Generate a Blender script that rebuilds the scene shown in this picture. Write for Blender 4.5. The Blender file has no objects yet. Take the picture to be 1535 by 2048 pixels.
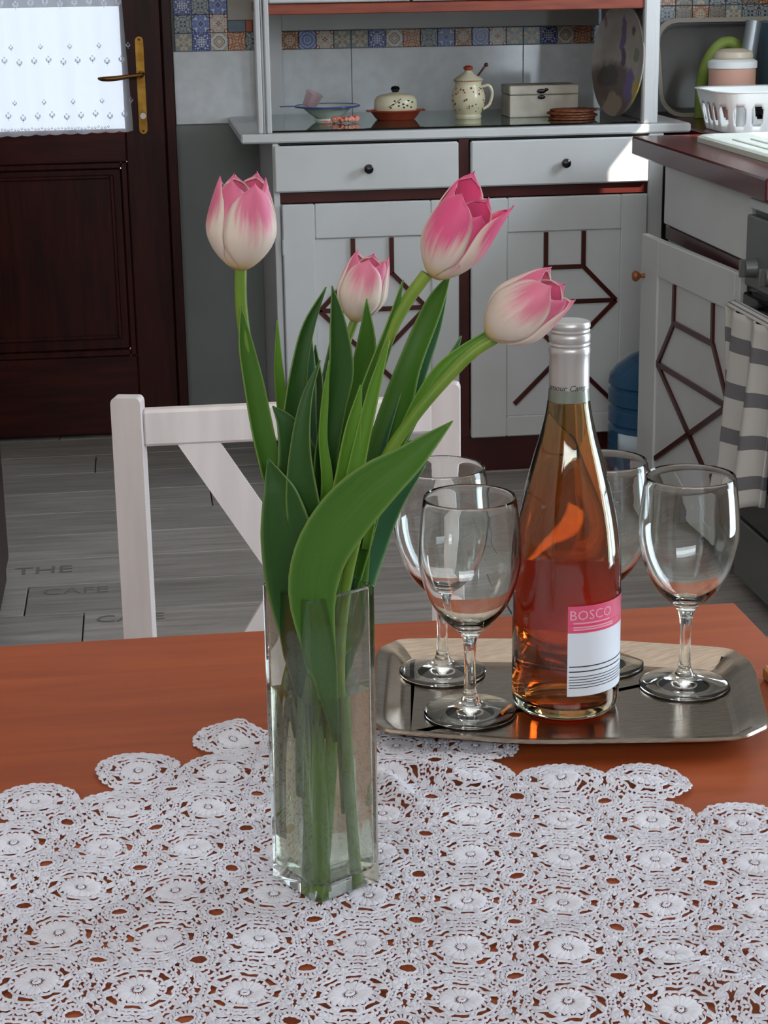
import bpy, bmesh, math, random
import numpy as np
from mathutils import Vector, Matrix, noise
random.seed(7)
C = bpy.context.scene.collection
sc = bpy.context.scene
PI = math.pi
# ---------------------------------------------------------------- camera
F, EYE, PITCH, YAW, ROLL = 3700.0, 1.31, math.radians(16.3), math.radians(7.3), 0.016
fw = Vector((math.sin(YAW)*math.cos(PITCH), math.cos(YAW)*math.cos(PITCH), -math.sin(PITCH)))
r0 = Vector((math.cos(YAW), -math.sin(YAW), 0)); u0 = r0.cross(fw)
rt = (r0*math.cos(ROLL) - u0*math.sin(ROLL)).normalized()
up = rt.cross(fw)
EYEP = Vector((0, 0, EYE))
cam = bpy.data.cameras.new('camera'); co = bpy.data.objects.new('camera', cam); C.objects.link(co)
m = Matrix.Identity(4)
for i in range(3):
    m[i][0] = rt[i]; m[i][1] = up[i]; m[i][2] = -fw[i]; m[i][3] = EYEP[i]
co.matrix_world = m
cam.lens = F/2048*36; cam.sensor_width = 36; cam.clip_start = 0.05
sc.camera = co
# ---------------------------------------------------------------- world, sun, window light, added fill, exposure
w = bpy.data.worlds.new('world'); sc.world = w; w.use_nodes = True
bg = w.node_tree.nodes['Background']; bg.inputs[0].default_value = (0.78, 0.88, 1.0, 1); bg.inputs[1].default_value = 2.3
def area(name, loc, size, direction, power, color):
    l = bpy.data.lights.new(name, 'AREA'); l.shape = 'RECTANGLE'; l.size, l.size_y = size; l.energy = power; l.color = color
    o = bpy.data.objects.new(name, l); C.objects.link(o); o.location = loc
    o.rotation_euler = Vector(direction).to_track_quat('-Z', 'Y').to_euler(); return o
area('daylight_right', (1.90, 1.62, 1.28), (0.62, 1.62), (-1, 0, 0), 38, (0.74, 0.87, 1.0))
area('daylight_sink', (1.93, 4.0, 1.45), (0.5, 0.45), (-1, 0, 0.0), 15, (0.78, 0.89, 1.0))
area('front_fill', (-0.3, -1.85, 2.22), (3.4, 0.5), (0, 1, -0.25), 56, (0.88, 0.94, 1.0))  # added soft fill from behind the camera, no real window there
area('ceiling_fill', (-0.2, 2.1, 2.50), (2.6, 2.6), (0, 0.0, -1), 14, (1.0, 0.93, 0.86))  # added overhead fill for ceiling bounce, not a lamp of the room
sl = bpy.data.lights.new('sun', 'SUN'); sl.energy = 16; sl.angle = 0.009; sl.color = (1, 0.93, 0.82)
SUN = Vector((0.50, -0.58, 0.62)).normalized()
so = bpy.data.objects.new('sun', sl); C.objects.link(so); so.rotation_euler = SUN.to_track_quat('Z', 'Y').to_euler(); so.location = (4, -4, 4)
vs = sc.view_settings; vs.view_transform = 'Standard'; vs.look = 'None'; vs.gamma = 1; vs.use_curve_mapping = False; vs.exposure = 0.0

def ray(x, y): return fw + rt*((x-767.5)/F) + up*((1024-y)/F)
def ony(x, y, Y):      # the point of the plane Y = const seen at a pixel of the photograph
    d = ray(x, y); return EYEP + d*(Y/d.y)
# ---------------------------------------------------------------- materials
def nodes(name):
    m = bpy.data.materials.new(name); m.use_nodes = True
    nt = m.node_tree; b = nt.nodes['Principled BSDF']; return m, nt, b
def lin(c):
    f = lambda v: v/12.92 if v <= .04045 else ((v+.055)/1.055)**2.4
    return tuple(f(v/255) for v in c) + (1,)
def N(nt, t, **k):
    n = nt.nodes.new(t)
    for a, v in k.items():
        if a[0] == 'i' and a[1:].isdigit(): n.inputs[int(a[1:])].default_value = v
        else: setattr(n, a, v)
    return n
def math_(nt, op, a, b=None):
    n = nt.nodes.new('ShaderNodeMath'); n.operation = op
    for i, v in enumerate((a, b)):
        if v is None: continue
        if isinstance(v, (int, float)): n.inputs[i].default_value = v
        else: nt.links.new(v, n.inputs[i])
    return n.outputs[0]
def mixc(nt, f, a, b, mode='MIX'):
    n = nt.nodes.new('ShaderNodeMix'); n.data_type = 'RGBA'; n.blend_type = mode
    for i, v in ((0, f), (6, a), (7, b)):
        if isinstance(v, (int, float, tuple)): n.inputs[i].default_value = v
        else: nt.links.new(v, n.inputs[i])
    return n.outputs[2]
def mat(name, col, rough=.5, metal=0, spec=.5, c2=None, nscale=8, stretch=(1,1,1), namt=1.0, bump=0, bscale=60, bstretch=None, coat=0, trans=0, ior=1.45, sheen=0, rnd=0, sss=0):
    m, nt, b = nodes(name)
    c = lin(col); b.inputs['Base Color'].default_value = c
    b.inputs['Roughness'].default_value = rough; b.inputs['Metallic'].default_value = metal
    b.inputs['Specular IOR Level'].default_value = spec; b.inputs['Coat Weight'].default_value = coat
    b.inputs['Coat Roughness'].default_value = .15
    b.inputs['Transmission Weight'].default_value = trans; b.inputs['IOR'].default_value = ior
    b.inputs['Sheen Weight'].default_value = sheen
    tc = nt.nodes.new('ShaderNodeTexCoord')
    out = None
    if c2:
        mp = N(nt, 'ShaderNodeMapping'); mp.inputs['Scale'].default_value = stretch; nt.links.new(tc.outputs['Object'], mp.inputs[0])
        no = N(nt, 'ShaderNodeTexNoise'); no.inputs['Scale'].default_value = nscale; no.inputs['Detail'].default_value = 6; nt.links.new(mp.outputs[0], no.inputs[0])
        mr = N(nt, 'ShaderNodeMapRange'); mr.inputs[1].default_value = .35; mr.inputs[2].default_value = .65; mr.inputs[4].default_value = namt
        nt.links.new(no.outputs[0], mr.inputs[0])
        out = mixc(nt, mr.outputs[0], c, lin(c2))
    if rnd:
        oi = nt.nodes.new('ShaderNodeObjectInfo'); v = math_(nt, 'MULTIPLY_ADD', oi.outputs['Random'], rnd); v.node.inputs[2].default_value = 1-rnd/2
        cc = nt.nodes.new('ShaderNodeCombineColor')
        for i in range(3): nt.links.new(v, cc.inputs[i])
        out = mixc(nt, 1.0, out if out else c, cc.outputs[0], 'MULTIPLY')
    if out: nt.links.new(out, b.inputs['Base Color'])
    if bump:
        mp = N(nt, 'ShaderNodeMapping'); mp.inputs['Scale'].default_value = bstretch or (1,1,1); nt.links.new(tc.outputs['Object'], mp.inputs[0])
        no = N(nt, 'ShaderNodeTexNoise'); no.inputs['Scale'].default_value = bscale; no.inputs['Detail'].default_value = 4; nt.links.new(mp.outputs[0], no.inputs[0])
        bp = N(nt, 'ShaderNodeBump'); bp.inputs['Strength'].default_value = bump; bp.inputs['Distance'].default_value = .002
        nt.links.new(no.outputs[0], bp.inputs['Height']); nt.links.new(bp.outputs[0], b.inputs['Normal'])
    return m
M = {}
M['white_paint'] = mat('white_paint', (204,207,208), .38, c2=(194,195,195), nscale=3, bump=.1, bscale=30)
M['white_chair'] = mat('white_chair', (208,198,196), .45, c2=(196,186,184), nscale=6, stretch=(6,6,.6), bump=.12, bscale=40)
M['brown_trim'] = mat('brown_trim', (72,26,22), .3, c2=(60,20,18), nscale=10)
M['brown_shelf'] = mat('brown_shelf', (140,62,36), .35, c2=(118,46,28), nscale=10, stretch=(1,1,8))
M['counter'] = mat('counter', (88,30,32), .22, c2=(76,24,27), nscale=14)
M['dark_door'] = mat('dark_door', (62,22,16), .38, spec=.25, c2=(42,14,11), nscale=10, stretch=(5,5,.5), bump=.15, bscale=30, bstretch=(5,5,.5))
M['dark_door_rail'] = mat('dark_door_rail', (64,23,17), .38, spec=.25, c2=(44,15,12), nscale=10, stretch=(.5,5,5), bump=.15, bscale=30, bstretch=(.5,5,5))
M['brass'] = mat('brass', (178,138,62), .32, metal=.85, c2=(140,100,40), nscale=30)
M['bronze'] = mat('bronze', (120,84,44), .3, metal=.85)
M['keyhole'] = mat('keyhole', (200,200,200), .3, metal=1)
M['dark_metal'] = mat('dark_metal', (58,56,58), .25, metal=.9)
M['copper_knob'] = mat('copper_knob', (150,90,52), .35, metal=.5)
M['wall_paint'] = mat('wall_paint', (138,142,140), .8, c2=(132,136,134), nscale=5, bump=.1, bscale=80)
M['room_wall'] = mat('room_wall', (214,202,186), .85, c2=(206,194,178), nscale=4)
M['ceiling'] = mat('ceiling', (225,222,215), .9)
M['tile'] = mat('tile', (222,226,228), .12, c2=(212,215,216), nscale=30, bump=.05, bscale=14, coat=.3)
M['tile_cream'] = mat('tile_cream', (178,172,162), .2, c2=(170,164,155), nscale=20)
M['tile_blue'] = mat('tile_blue', (112,128,140), .25, c2=(100,114,128), nscale=60)
M['grout'] = mat('grout', (120,116,110), .9)
M['glass_sheet'] = mat('glass_sheet', (170,215,200), .02, trans=1, ior=1.5)
M['pane'] = mat('pane', (255,255,255), .0, trans=1, ior=1.02)
M['clear_glass'] = mat('clear_glass', (252,255,254), .0, trans=1, ior=1.48)
def vase_mat():
    m, nt, b = nodes('vase_glass'); b.inputs['Base Color'].default_value = lin((244,250,246)); b.inputs['Transmission Weight'].default_value = 1; b.inputs['Roughness'].default_value = 0; b.inputs['IOR'].default_value = 1.42
    tp = nt.nodes.new('ShaderNodeBsdfTransparent'); tp.inputs[0].default_value = (.94,.965,.94,1)
    mx = nt.nodes.new('ShaderNodeMixShader'); mx.inputs[0].default_value = .12; nt.links.new(b.outputs[0], mx.inputs[1]); nt.links.new(tp.outputs[0], mx.inputs[2]); nt.links.new(mx.outputs[0], nt.nodes['Material Output'].inputs[0]); return m
M['vase_glass'] = vase_mat()
def water_mat():
    m, nt, b = nodes('water'); b.inputs['Base Color'].default_value = lin((240,244,228)); b.inputs['Transmission Weight'].default_value = 1; b.inputs['Roughness'].default_value = 0; b.inputs['IOR'].default_value = 1.3
    tp = nt.nodes.new('ShaderNodeBsdfTransparent'); tp.inputs[0].default_value = (.93,.94,.88,1)
    mx = nt.nodes.new('ShaderNodeMixShader'); mx.inputs[0].default_value = .12; nt.links.new(b.outputs[0], mx.inputs[1]); nt.links.new(tp.outputs[0], mx.inputs[2]); nt.links.new(mx.outputs[0], nt.nodes['Material Output'].inputs[0]); return m
M['water'] = water_mat()
M['floor_base'] = mat('floor_base', (40,36,34), .9)
M['tray'] = mat('tray', (178,162,146), .2, metal=1, c2=(158,144,130), nscale=60, stretch=(1,12,1), bump=.05, bscale=120, bstretch=(1,8,1))
M['pine'] = None
M['light_board'] = mat('light_board', (186,132,78), .5, c2=(168,112,62), nscale=20, stretch=(1,8,1))
M['stem'] = mat('stem', (116,138,50), .4, c2=(92,124,42), nscale=60, stretch=(1,1,.2), spec=.4)
M['stem_dark'] = mat('stem_dark', (98,112,44), .4, c2=(74,104,38), nscale=60, stretch=(1,1,.2), spec=.4)
M['terracotta'] = mat('terracotta', (158,66,42), .35, c2=(140,54,34), nscale=20)
M['cream_ceramic'] = mat('cream_ceramic', (218,210,180), .25, c2=(200,190,158), nscale=14)
M['blue_enamel'] = mat('blue_enamel', (70,80,150), .25)
M['white_enamel'] = mat('white_enamel', (226,232,222), .2)
M['red_plastic'] = mat('red_plastic', (226,70,46), .25, c2=(240,190,170), nscale=90)
M['white_plastic'] = mat('white_plastic', (232,236,236), .35)
M['white_box'] = mat('white_box', (196,190,176), .6, c2=(150,140,126), nscale=30, namt=.45)
M['straw'] = mat('straw', (140,76,40), .7, c2=(84,40,22), nscale=60, bump=.4, bscale=120)
M['pink_tin'] = mat('pink_tin', (205,160,142), .4)
M['beige_lid'] = mat('beige_lid', (198,186,165), .4)
M['grey_metal'] = mat('grey_metal', (150,156,160), .35, metal=.6)
M['blue_plastic'] = mat('blue_plastic', (86,116,140), .4)
M['green_rubber'] = mat('green_rubber', (134,150,70), .6, c2=(110,130,50), nscale=20)
M['tub_grey'] = mat('tub_grey', (96,92,88), .3, c2=(76,76,76), nscale=5)
M['tub_rim'] = mat('tub_rim', (150,142,130), .4)
M['steel'] = mat('steel', (120,122,122), .4, metal=.6)
M['stove_grey'] = mat('stove_grey', (100,102,102), .4, metal=.3)
M['oven_glass'] = mat('oven_glass', (22,20,22), .12)
M['stove_light'] = mat('stove_light', (188,192,196), .35)
M['cap'] = mat('cap', (186,184,184), .34, metal=.55)
M['ink'] = mat('ink', (40,38,44), .6)
M['pink_ink'] = mat('pink_ink', (214,84,120), .5)
M['pale_ink'] = mat('pale_ink', (228,160,180), .5)
M['label_white'] = mat('label_white', (214,220,230), .55)
def flab():
    m, nt, b = nodes('front_label'); tr = nt.nodes.new('ShaderNodeBsdfTranslucent'); tr.inputs[0].default_value = lin((255,80,120)); b.inputs['Base Color'].default_value = lin((240,70,110))
    mx = nt.nodes.new('ShaderNodeMixShader'); mx.inputs[0].default_value = .6; nt.links.new(b.outputs[0], mx.inputs[1]); nt.links.new(tr.outputs[0], mx.inputs[2]); nt.links.new(mx.outputs[0], nt.nodes['Material Output'].inputs[0]); return m
M['front_label'] = flab()
M['dark_wardrobe'] = mat('dark_wardrobe', (48,22,16), .4, c2=(34,14,10), nscale=8, stretch=(4,4,.5))
M['crystal'] = mat('crystal', (236,214,216), .08, trans=.8, ior=1.5)
M['lace'] = mat('lace', (214,213,222), .75, c2=(200,197,206), nscale=25, sheen=.2)
M['outside_wall'] = mat('outside_wall', (120,110,108), .9)
M['stamp'] = mat('stamp', (124,118,115), .7)
M['basket'] = mat('basket', (234,238,238), .3)
M['jug_blue'] = mat('jug_blue', (70,120,160), .15, trans=.55, ior=1.3)
M['jug_label'] = mat('jug_label', (190,205,215), .5)
M['black'] = mat('black', (16,15,16), .5)

def plank_mat():
    m, nt, b = nodes('floor_plank')
    tc = nt.nodes.new('ShaderNodeTexCoord'); oi = nt.nodes.new('ShaderNodeObjectInfo')
    mp = N(nt, 'ShaderNodeMapping'); mp.inputs['Scale'].default_value = (1.2, 16, 1); nt.links.new(tc.outputs['Object'], mp.inputs[0])
    cx = nt.nodes.new('ShaderNodeCombineXYZ'); nt.links.new(math_(nt, 'MULTIPLY', oi.outputs['Random'], 40.), cx.inputs[0]); nt.links.new(math_(nt, 'MULTIPLY', oi.outputs['Random'], 91.), cx.inputs[1]); nt.links.new(cx.outputs[0], mp.inputs['Location'])
    no = N(nt, 'ShaderNodeTexNoise'); no.inputs['Scale'].default_value = 2.5; no.inputs['Detail'].default_value = 8; no.inputs['Roughness'].default_value = .7; nt.links.new(mp.outputs[0], no.inputs[0])
    cr = nt.nodes.new('ShaderNodeValToRGB'); cr.color_ramp.elements[0].position = .3; cr.color_ramp.elements[0].color = lin((128,120,115)); cr.color_ramp.elements[1].position = .72; cr.color_ramp.elements[1].color = lin((184,178,172))
    nt.links.new(no.outputs[0], cr.inputs[0])
    v = math_(nt, 'MULTIPLY_ADD', oi.outputs['Random'], .28); v.node.inputs[2].default_value = .84
    cc = nt.nodes.new('ShaderNodeCombineColor'); [nt.links.new(v, cc.inputs[i]) for i in range(3)]
    nt.links.new(mixc(nt, 1., cr.outputs[0], cc.outputs[0], 'MULTIPLY'), b.inputs['Base Color'])
    b.inputs['Roughness'].default_value = .42
    bp = N(nt, 'ShaderNodeBump'); bp.inputs['Strength'].default_value = .35; bp.inputs['Distance'].default_value = .002
    nt.links.new(no.outputs[0], bp.inputs['Height']); nt.links.new(bp.outputs[0], b.inputs['Normal'])
    return m
M['plank'] = plank_mat()
def pine_mat():
    m, nt, b = nodes('varnished_pine')
    tc = nt.nodes.new('ShaderNodeTexCoord')
    mp = N(nt, 'ShaderNodeMapping'); mp.inputs['Scale'].default_value = (1, 9, 1); nt.links.new(tc.outputs['Object'], mp.inputs[0])
    no = N(nt, 'ShaderNodeTexNoise'); no.inputs['Scale'].default_value = 5; no.inputs['Detail'].default_value = 5; no.inputs['Distortion'].default_value = .6; nt.links.new(mp.outputs[0], no.inputs[0])
    cr = nt.nodes.new('ShaderNodeValToRGB'); cr.color_ramp.elements[0].position = .3; cr.color_ramp.elements[0].color = lin((136,62,28)); cr.color_ramp.elements[1].position = .75; cr.color_ramp.elements[1].color = lin((158,76,36))
    nt.links.new(no.outputs[0], cr.inputs[0]); c = cr.outputs[0]
    # the knots
    for kx, ky, r in ((.455,1.452,.0125), (-.32,1.1,.012), (.1,.75,.01)):
        vm = N(nt, 'ShaderNodeVectorMath', operation='DISTANCE'); nt.links.new(tc.outputs['Object'], vm.inputs[0]); vm.inputs[1].default_value = (kx, ky, .75)
        mr = N(nt, 'ShaderNodeMapRange', interpolation_type='SMOOTHSTEP'); mr.inputs[1].default_value = r*.85; mr.inputs[2].default_value = r*1.12; mr.inputs[3].default_value = .88; mr.inputs[4].default_value = 0
        nt.links.new(vm.outputs['Value'], mr.inputs[0]); c = mixc(nt, mr.outputs[0], c, lin((84,34,24)))
    nt.links.new(c, b.inputs['Base Color']); b.inputs['Roughness'].default_value = .5; b.inputs['Specular IOR Level'].default_value = .3; b.inputs['Coat Weight'].default_value = .04; b.inputs['Coat Roughness'].default_value = .3
    return m
M['pine'] = pine_mat()
def mosaic_mat(i, cols, fa, fb, fr, th=(.33, .62)):
    m, nt, b = nodes('mosaic_print_%s' % 'abcdefghijkl'[i])
    uv = nt.nodes.new('ShaderNodeTexCoord'); sp = nt.nodes.new('ShaderNodeSeparateXYZ'); nt.links.new(uv.outputs['UV'], sp.inputs[0])
    x = math_(nt, 'ABSOLUTE', math_(nt, 'SUBTRACT', sp.outputs[0], .5)); y = math_(nt, 'ABSOLUTE', math_(nt, 'SUBTRACT', sp.outputs[1], .5))
    r = math_(nt, 'SQRT', math_(nt, 'ADD', math_(nt, 'MULTIPLY', x, x), math_(nt, 'MULTIPLY', y, y)))
    a = math_(nt, 'MULTIPLY', math_(nt, 'SINE', math_(nt, 'MULTIPLY', x, fa)), math_(nt, 'SINE', math_(nt, 'MULTIPLY', y, fa)))
    bb = math_(nt, 'SINE', math_(nt, 'ADD', math_(nt, 'MULTIPLY', r, fr), math_(nt, 'MULTIPLY', a, fb)))
    v = math_(nt, 'MULTIPLY_ADD', bb, .5); v.node.inputs[2].default_value = .5
    cr = nt.nodes.new('ShaderNodeValToRGB'); cr.color_ramp.interpolation = 'CONSTANT'
    cr.color_ramp.elements[0].color = lin(cols[0]); cr.color_ramp.elements[1].position = th[0]; cr.color_ramp.elements[1].color = lin(cols[1])
    e = cr.color_ramp.elements.new(th[1]); e.color = lin(cols[2])
    nt.links.new(v, cr.inputs[0]); nt.links.new(cr.outputs[0], b.inputs['Base Color']); b.inputs['Roughness'].default_value = .25
    return m
W_, BL, NV, OR, BR, TN, GR = (206,209,212), (104,126,186), (64,80,146), (178,92,62), (136,88,52), (196,178,150), (132,142,144)
MOS = [mosaic_mat(0, (BL,W_,NV), 9, 2, 14), mosaic_mat(1, (BR,OR,TN), 20, 3, 10), mosaic_mat(2, (BL,W_,BL), 3, .5, 16, (.4,.75)),
       mosaic_mat(3, (TN,W_,OR), 12, 2.5, 12, (.3,.8)), mosaic_mat(4, (NV,BL,W_), 22, 3, 9, (.45,.8)), mosaic_mat(5, (TN,BR,W_), 10, 1, 20),
       mosaic_mat(6, (OR,OR,TN), 24, 3, 18, (.3,.72)), mosaic_mat(7, ((60,64,80),W_,GR), 16, 4, 13), mosaic_mat(8, (GR,(140,146,146),TN), 12, 2, 8, (.5,.85)),
       mosaic_mat(9, ((70,60,64),TN,(130,120,110)), 15, 5, 11)]
def leaf_mat(name, c1, c2, back):
    m, nt, b = nodes(name)
    uv = nt.nodes.new('ShaderNodeTexCoord'); mp = N(nt, 'ShaderNodeMapping'); mp.inputs['Scale'].default_value = (26, 1.2, 1); nt.links.new(uv.outputs['UV'], mp.inputs[0])
    no = N(nt, 'ShaderNodeTexNoise'); no.inputs['Scale'].default_value = 2; no.inputs['Detail'].default_value = 3; nt.links.new(mp.outputs[0], no.inputs[0])
    c = mixc(nt, no.outputs[0], lin(c1), lin(c2))
    ly = nt.nodes.new('ShaderNodeSeparateXYZ'); nt.links.new(uv.outputs['UV'], ly.inputs[0])
    e = math_(nt, 'ABSOLUTE', math_(nt, 'SUBTRACT', ly.outputs[0], .5)); mr = N(nt, 'ShaderNodeMapRange'); mr.inputs[1].default_value = .44; mr.inputs[2].default_value = .5; mr.inputs[4].default_value = .5; nt.links.new(e, mr.inputs[0])
    c = mixc(nt, mr.outputs[0], c, lin((150,176,96)))
    nt.links.new(c, b.inputs['Base Color']); b.inputs['Roughness'].default_value = .42; b.inputs['Specular IOR Level'].default_value = .35
    tr = nt.nodes.new('ShaderNodeBsdfTranslucent'); tr.inputs[0].default_value = lin(back)
    mx = nt.nodes.new('ShaderNodeMixShader'); mx.inputs[0].default_value = .28
    nt.links.new(b.outputs[0], mx.inputs[1]); nt.links.new(tr.outputs[0], mx.inputs[2]); nt.links.new(mx.outputs[0], nt.nodes['Material Output'].inputs[0])
    return m
M['leaf_dark'] = leaf_mat('leaf_dark', (36,70,30), (58,98,40), (70,120,40))
M['leaf_mid'] = leaf_mat('leaf_mid', (54,96,34), (88,130,48), (110,160,50))
M['leaf_light'] = leaf_mat('leaf_light', (104,146,46), (84,130,44), (140,180,60))
M['leaf_teal'] = leaf_mat('leaf_teal', (84,128,98), (66,112,80), (90,150,90))
def petal_mat(name, pink, lo, hi, amt):
    m, nt, b = nodes(name)
    uv = nt.nodes.new('ShaderNodeTexCoord'); sp = nt.nodes.new('ShaderNodeSeparateXYZ'); nt.links.new(uv.outputs['UV'], sp.inputs[0])
    mp = N(nt, 'ShaderNodeMapping'); mp.inputs['Scale'].default_value = (9, 1.4, 1); nt.links.new(uv.outputs['UV'], mp.inputs[0])
    no = N(nt, 'ShaderNodeTexNoise'); no.inputs['Scale'].default_value = 1.6; no.inputs['Detail'].default_value = 4; nt.links.new(mp.outputs[0], no.inputs[0])
    u = math_(nt, 'ABSOLUTE', math_(nt, 'MULTIPLY', math_(nt, 'SUBTRACT', sp.outputs[0], .5), 2.))
    vv = math_(nt, 'ADD', sp.outputs[1], math_(nt, 'MULTIPLY', math_(nt, 'SUBTRACT', no.outputs[0], .5), .55))
    vv = math_(nt, 'SUBTRACT', vv, math_(nt, 'MULTIPLY', math_(nt, 'POWER', u, 2.6), .55))
    mr = N(nt, 'ShaderNodeMapRange', interpolation_type='SMOOTHSTEP'); mr.inputs[1].default_value = lo; mr.inputs[2].default_value = hi; mr.inputs[4].default_value = amt; nt.links.new(vv, mr.inputs[0])
    base = N(nt, 'ShaderNodeMapRange', interpolation_type='SMOOTHSTEP'); base.inputs[1].default_value = .0; base.inputs[2].default_value = .22; nt.links.new(sp.outputs[1], base.inputs[0])
    c = mixc(nt, base.outputs[0], lin((226,200,130)), lin((236,222,208)))
    c = mixc(nt, mr.outputs[0], c, lin(pink))
    nt.links.new(c, b.inputs['Base Color']); b.inputs['Roughness'].default_value = .5; b.inputs['Sheen Weight'].default_value = .15
    tr = nt.nodes.new('ShaderNodeBsdfTranslucent'); nt.links.new(c, tr.inputs[0])
    mx = nt.nodes.new('ShaderNodeMixShader'); mx.inputs[0].default_value = .35
    nt.links.new(b.outputs[0], mx.inputs[1]); nt.links.new(tr.outputs[0], mx.inputs[2]); nt.links.new(mx.outputs[0], nt.nodes['Material Output'].inputs[0])
    return m
M['petal'] = petal_mat('petal', (228,104,150), .30, .72, .92)
M['petal_pink'] = petal_mat('petal_pink', (232,84,144), .12, .58, .96)
M['petal_pale'] = petal_mat('petal_pale', (232,112,154), .30, .80, .85)
def wine_mat():
    m, nt, b = nodes('rose_wine')
    b.inputs['Base Color'].default_value = (1, .74, .46, 1); b.inputs['Transmission Weight'].default_value = 1; b.inputs['Roughness'].default_value = 0; b.inputs['IOR'].default_value = 1.34
    va = nt.nodes.new('ShaderNodeVolumeAbsorption'); va.inputs['Color'].default_value = (.985, .46, .06, 1); va.inputs['Density'].default_value = 58
    nt.links.new(va.outputs[0], nt.nodes['Material Output'].inputs['Volume']); return m
M['wine'] = wine_mat()
M['bottle_glass'] = mat('bottle_glass', (226,246,230), .0, trans=1, ior=1.5)
def curtain_mat():
    m, nt, b = nodes('curtain_voile')
    b.inputs['Base Color'].default_value = lin((232,232,238)); b.inputs['Roughness'].default_value = .9
    tr = nt.nodes.new('ShaderNodeBsdfTranslucent'); tr.inputs[0].default_value = lin((196,198,206))
    tp = nt.nodes.new('ShaderNodeBsdfTransparent')
    m1 = nt.nodes.new('ShaderNodeMixShader'); m1.inputs[0].default_value = .6; m2 = nt.nodes.new('ShaderNodeMixShader'); m2.inputs[0].default_value = .3
    nt.links.new(b.outputs[0], m1.inputs[1]); nt.links.new(tr.outputs[0], m1.inputs[2]); nt.links.new(m1.outputs[0], m2.inputs[1]); nt.links.new(tp.outputs[0], m2.inputs[2])
    nt.links.new(m2.outputs[0], nt.nodes['Material Output'].inputs[0]); return m
M['curtain'] = curtain_mat()
def emb():
    m, nt, b = nodes('embroidery'); tr = nt.nodes.new('ShaderNodeBsdfTranslucent'); tr.inputs[0].default_value = lin((250,250,255)); b.inputs['Base Color'].default_value = lin((245,245,250))
    mx = nt.nodes.new('ShaderNodeMixShader'); mx.inputs[0].default_value = .85; nt.links.new(b.outputs[0], mx.inputs[1]); nt.links.new(tr.outputs[0], mx.inputs[2]); nt.links.new(mx.outputs[0], nt.nodes['Material Output'].inputs[0]); return m
M['embroidery'] = emb()
def towel_mat():
    m, nt, b = nodes('towel_stripes')
    uv = nt.nodes.new('ShaderNodeTexCoord'); sp = nt.nodes.new('ShaderNodeSeparateXYZ'); nt.links.new(uv.outputs['UV'], sp.inputs[0])
    f = math_(nt, 'GREATER_THAN', math_(nt, 'FRACT', math_(nt, 'ADD', math_(nt, 'MULTIPLY', sp.outputs[1], 4.3), .15)), .66)
    nt.links.new(mixc(nt, f, lin((196,192,188)), lin((112,110,114))), b.inputs['Base Color']); b.inputs['Roughness'].default_value = .9
    return m
M['towel'] = towel_mat()
def platter_mat():
    m, nt, b = nodes('painted_platter')
    tc = nt.nodes.new('ShaderNodeTexCoord'); uv = tc.outputs['UV']
    no = N(nt, 'ShaderNodeTexNoise'); no.inputs['Scale'].default_value = 9; no.inputs['Detail'].default_value = 5; nt.links.new(uv, no.inputs[0])
    ad = N(nt, 'ShaderNodeVectorMath', operation='MULTIPLY_ADD'); nt.links.new(no.outputs['Color'], ad.inputs[0]); ad.inputs[1].default_value = (.12,.12,0); nt.links.new(uv, ad.inputs[2])
    sp = nt.nodes.new('ShaderNodeSeparateXYZ'); nt.links.new(ad.outputs[0], sp.inputs[0])
    c = mixc(nt, no.outputs[0], lin((150,146,140)), lin((186,180,172)))
    def blob(cx, cy, rx, ry, col, c, a=.9):
        x = math_(nt, 'DIVIDE', math_(nt, 'SUBTRACT', sp.outputs[0], cx+.06), rx); y = math_(nt, 'DIVIDE', math_(nt, 'SUBTRACT', sp.outputs[1], cy+.06), ry)
        d = math_(nt, 'ADD', math_(nt, 'MULTIPLY', x, x), math_(nt, 'MULTIPLY', y, y))
        mr = N(nt, 'ShaderNodeMapRange'); mr.inputs[1].default_value = .7; mr.inputs[2].default_value = 1.2; mr.inputs[3].default_value = a; mr.inputs[4].default_value = 0; nt.links.new(d, mr.inputs[0])
        return mixc(nt, mr.outputs[0], c, lin(col))
    for cx, cy, rx, ry, col in ((.35,.2,.45,.3,(92,78,72)), (.3,.36,.18,.1,(72,62,58)), (.45,.12,.16,.12,(150,138,124)), (.52,.7,.05,.17,(112,90,140)), (.55,.52,.05,.08,(86,70,92)), (.68,.3,.09,.13,(110,92,150)), (.86,.28,.09,.1,(190,168,62)), (.2,.85,.03,.1,(140,90,100)), (.7,.75,.03,.03,(104,76,70)), (.78,.55,.05,.06,(126,128,112))):
        c = blob(cx, cy, rx, ry, col, c)
    nt.links.new(c, b.inputs['Base Color']); b.inputs['Roughness'].default_value = .25; return m
M['platter'] = platter_mat()

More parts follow.
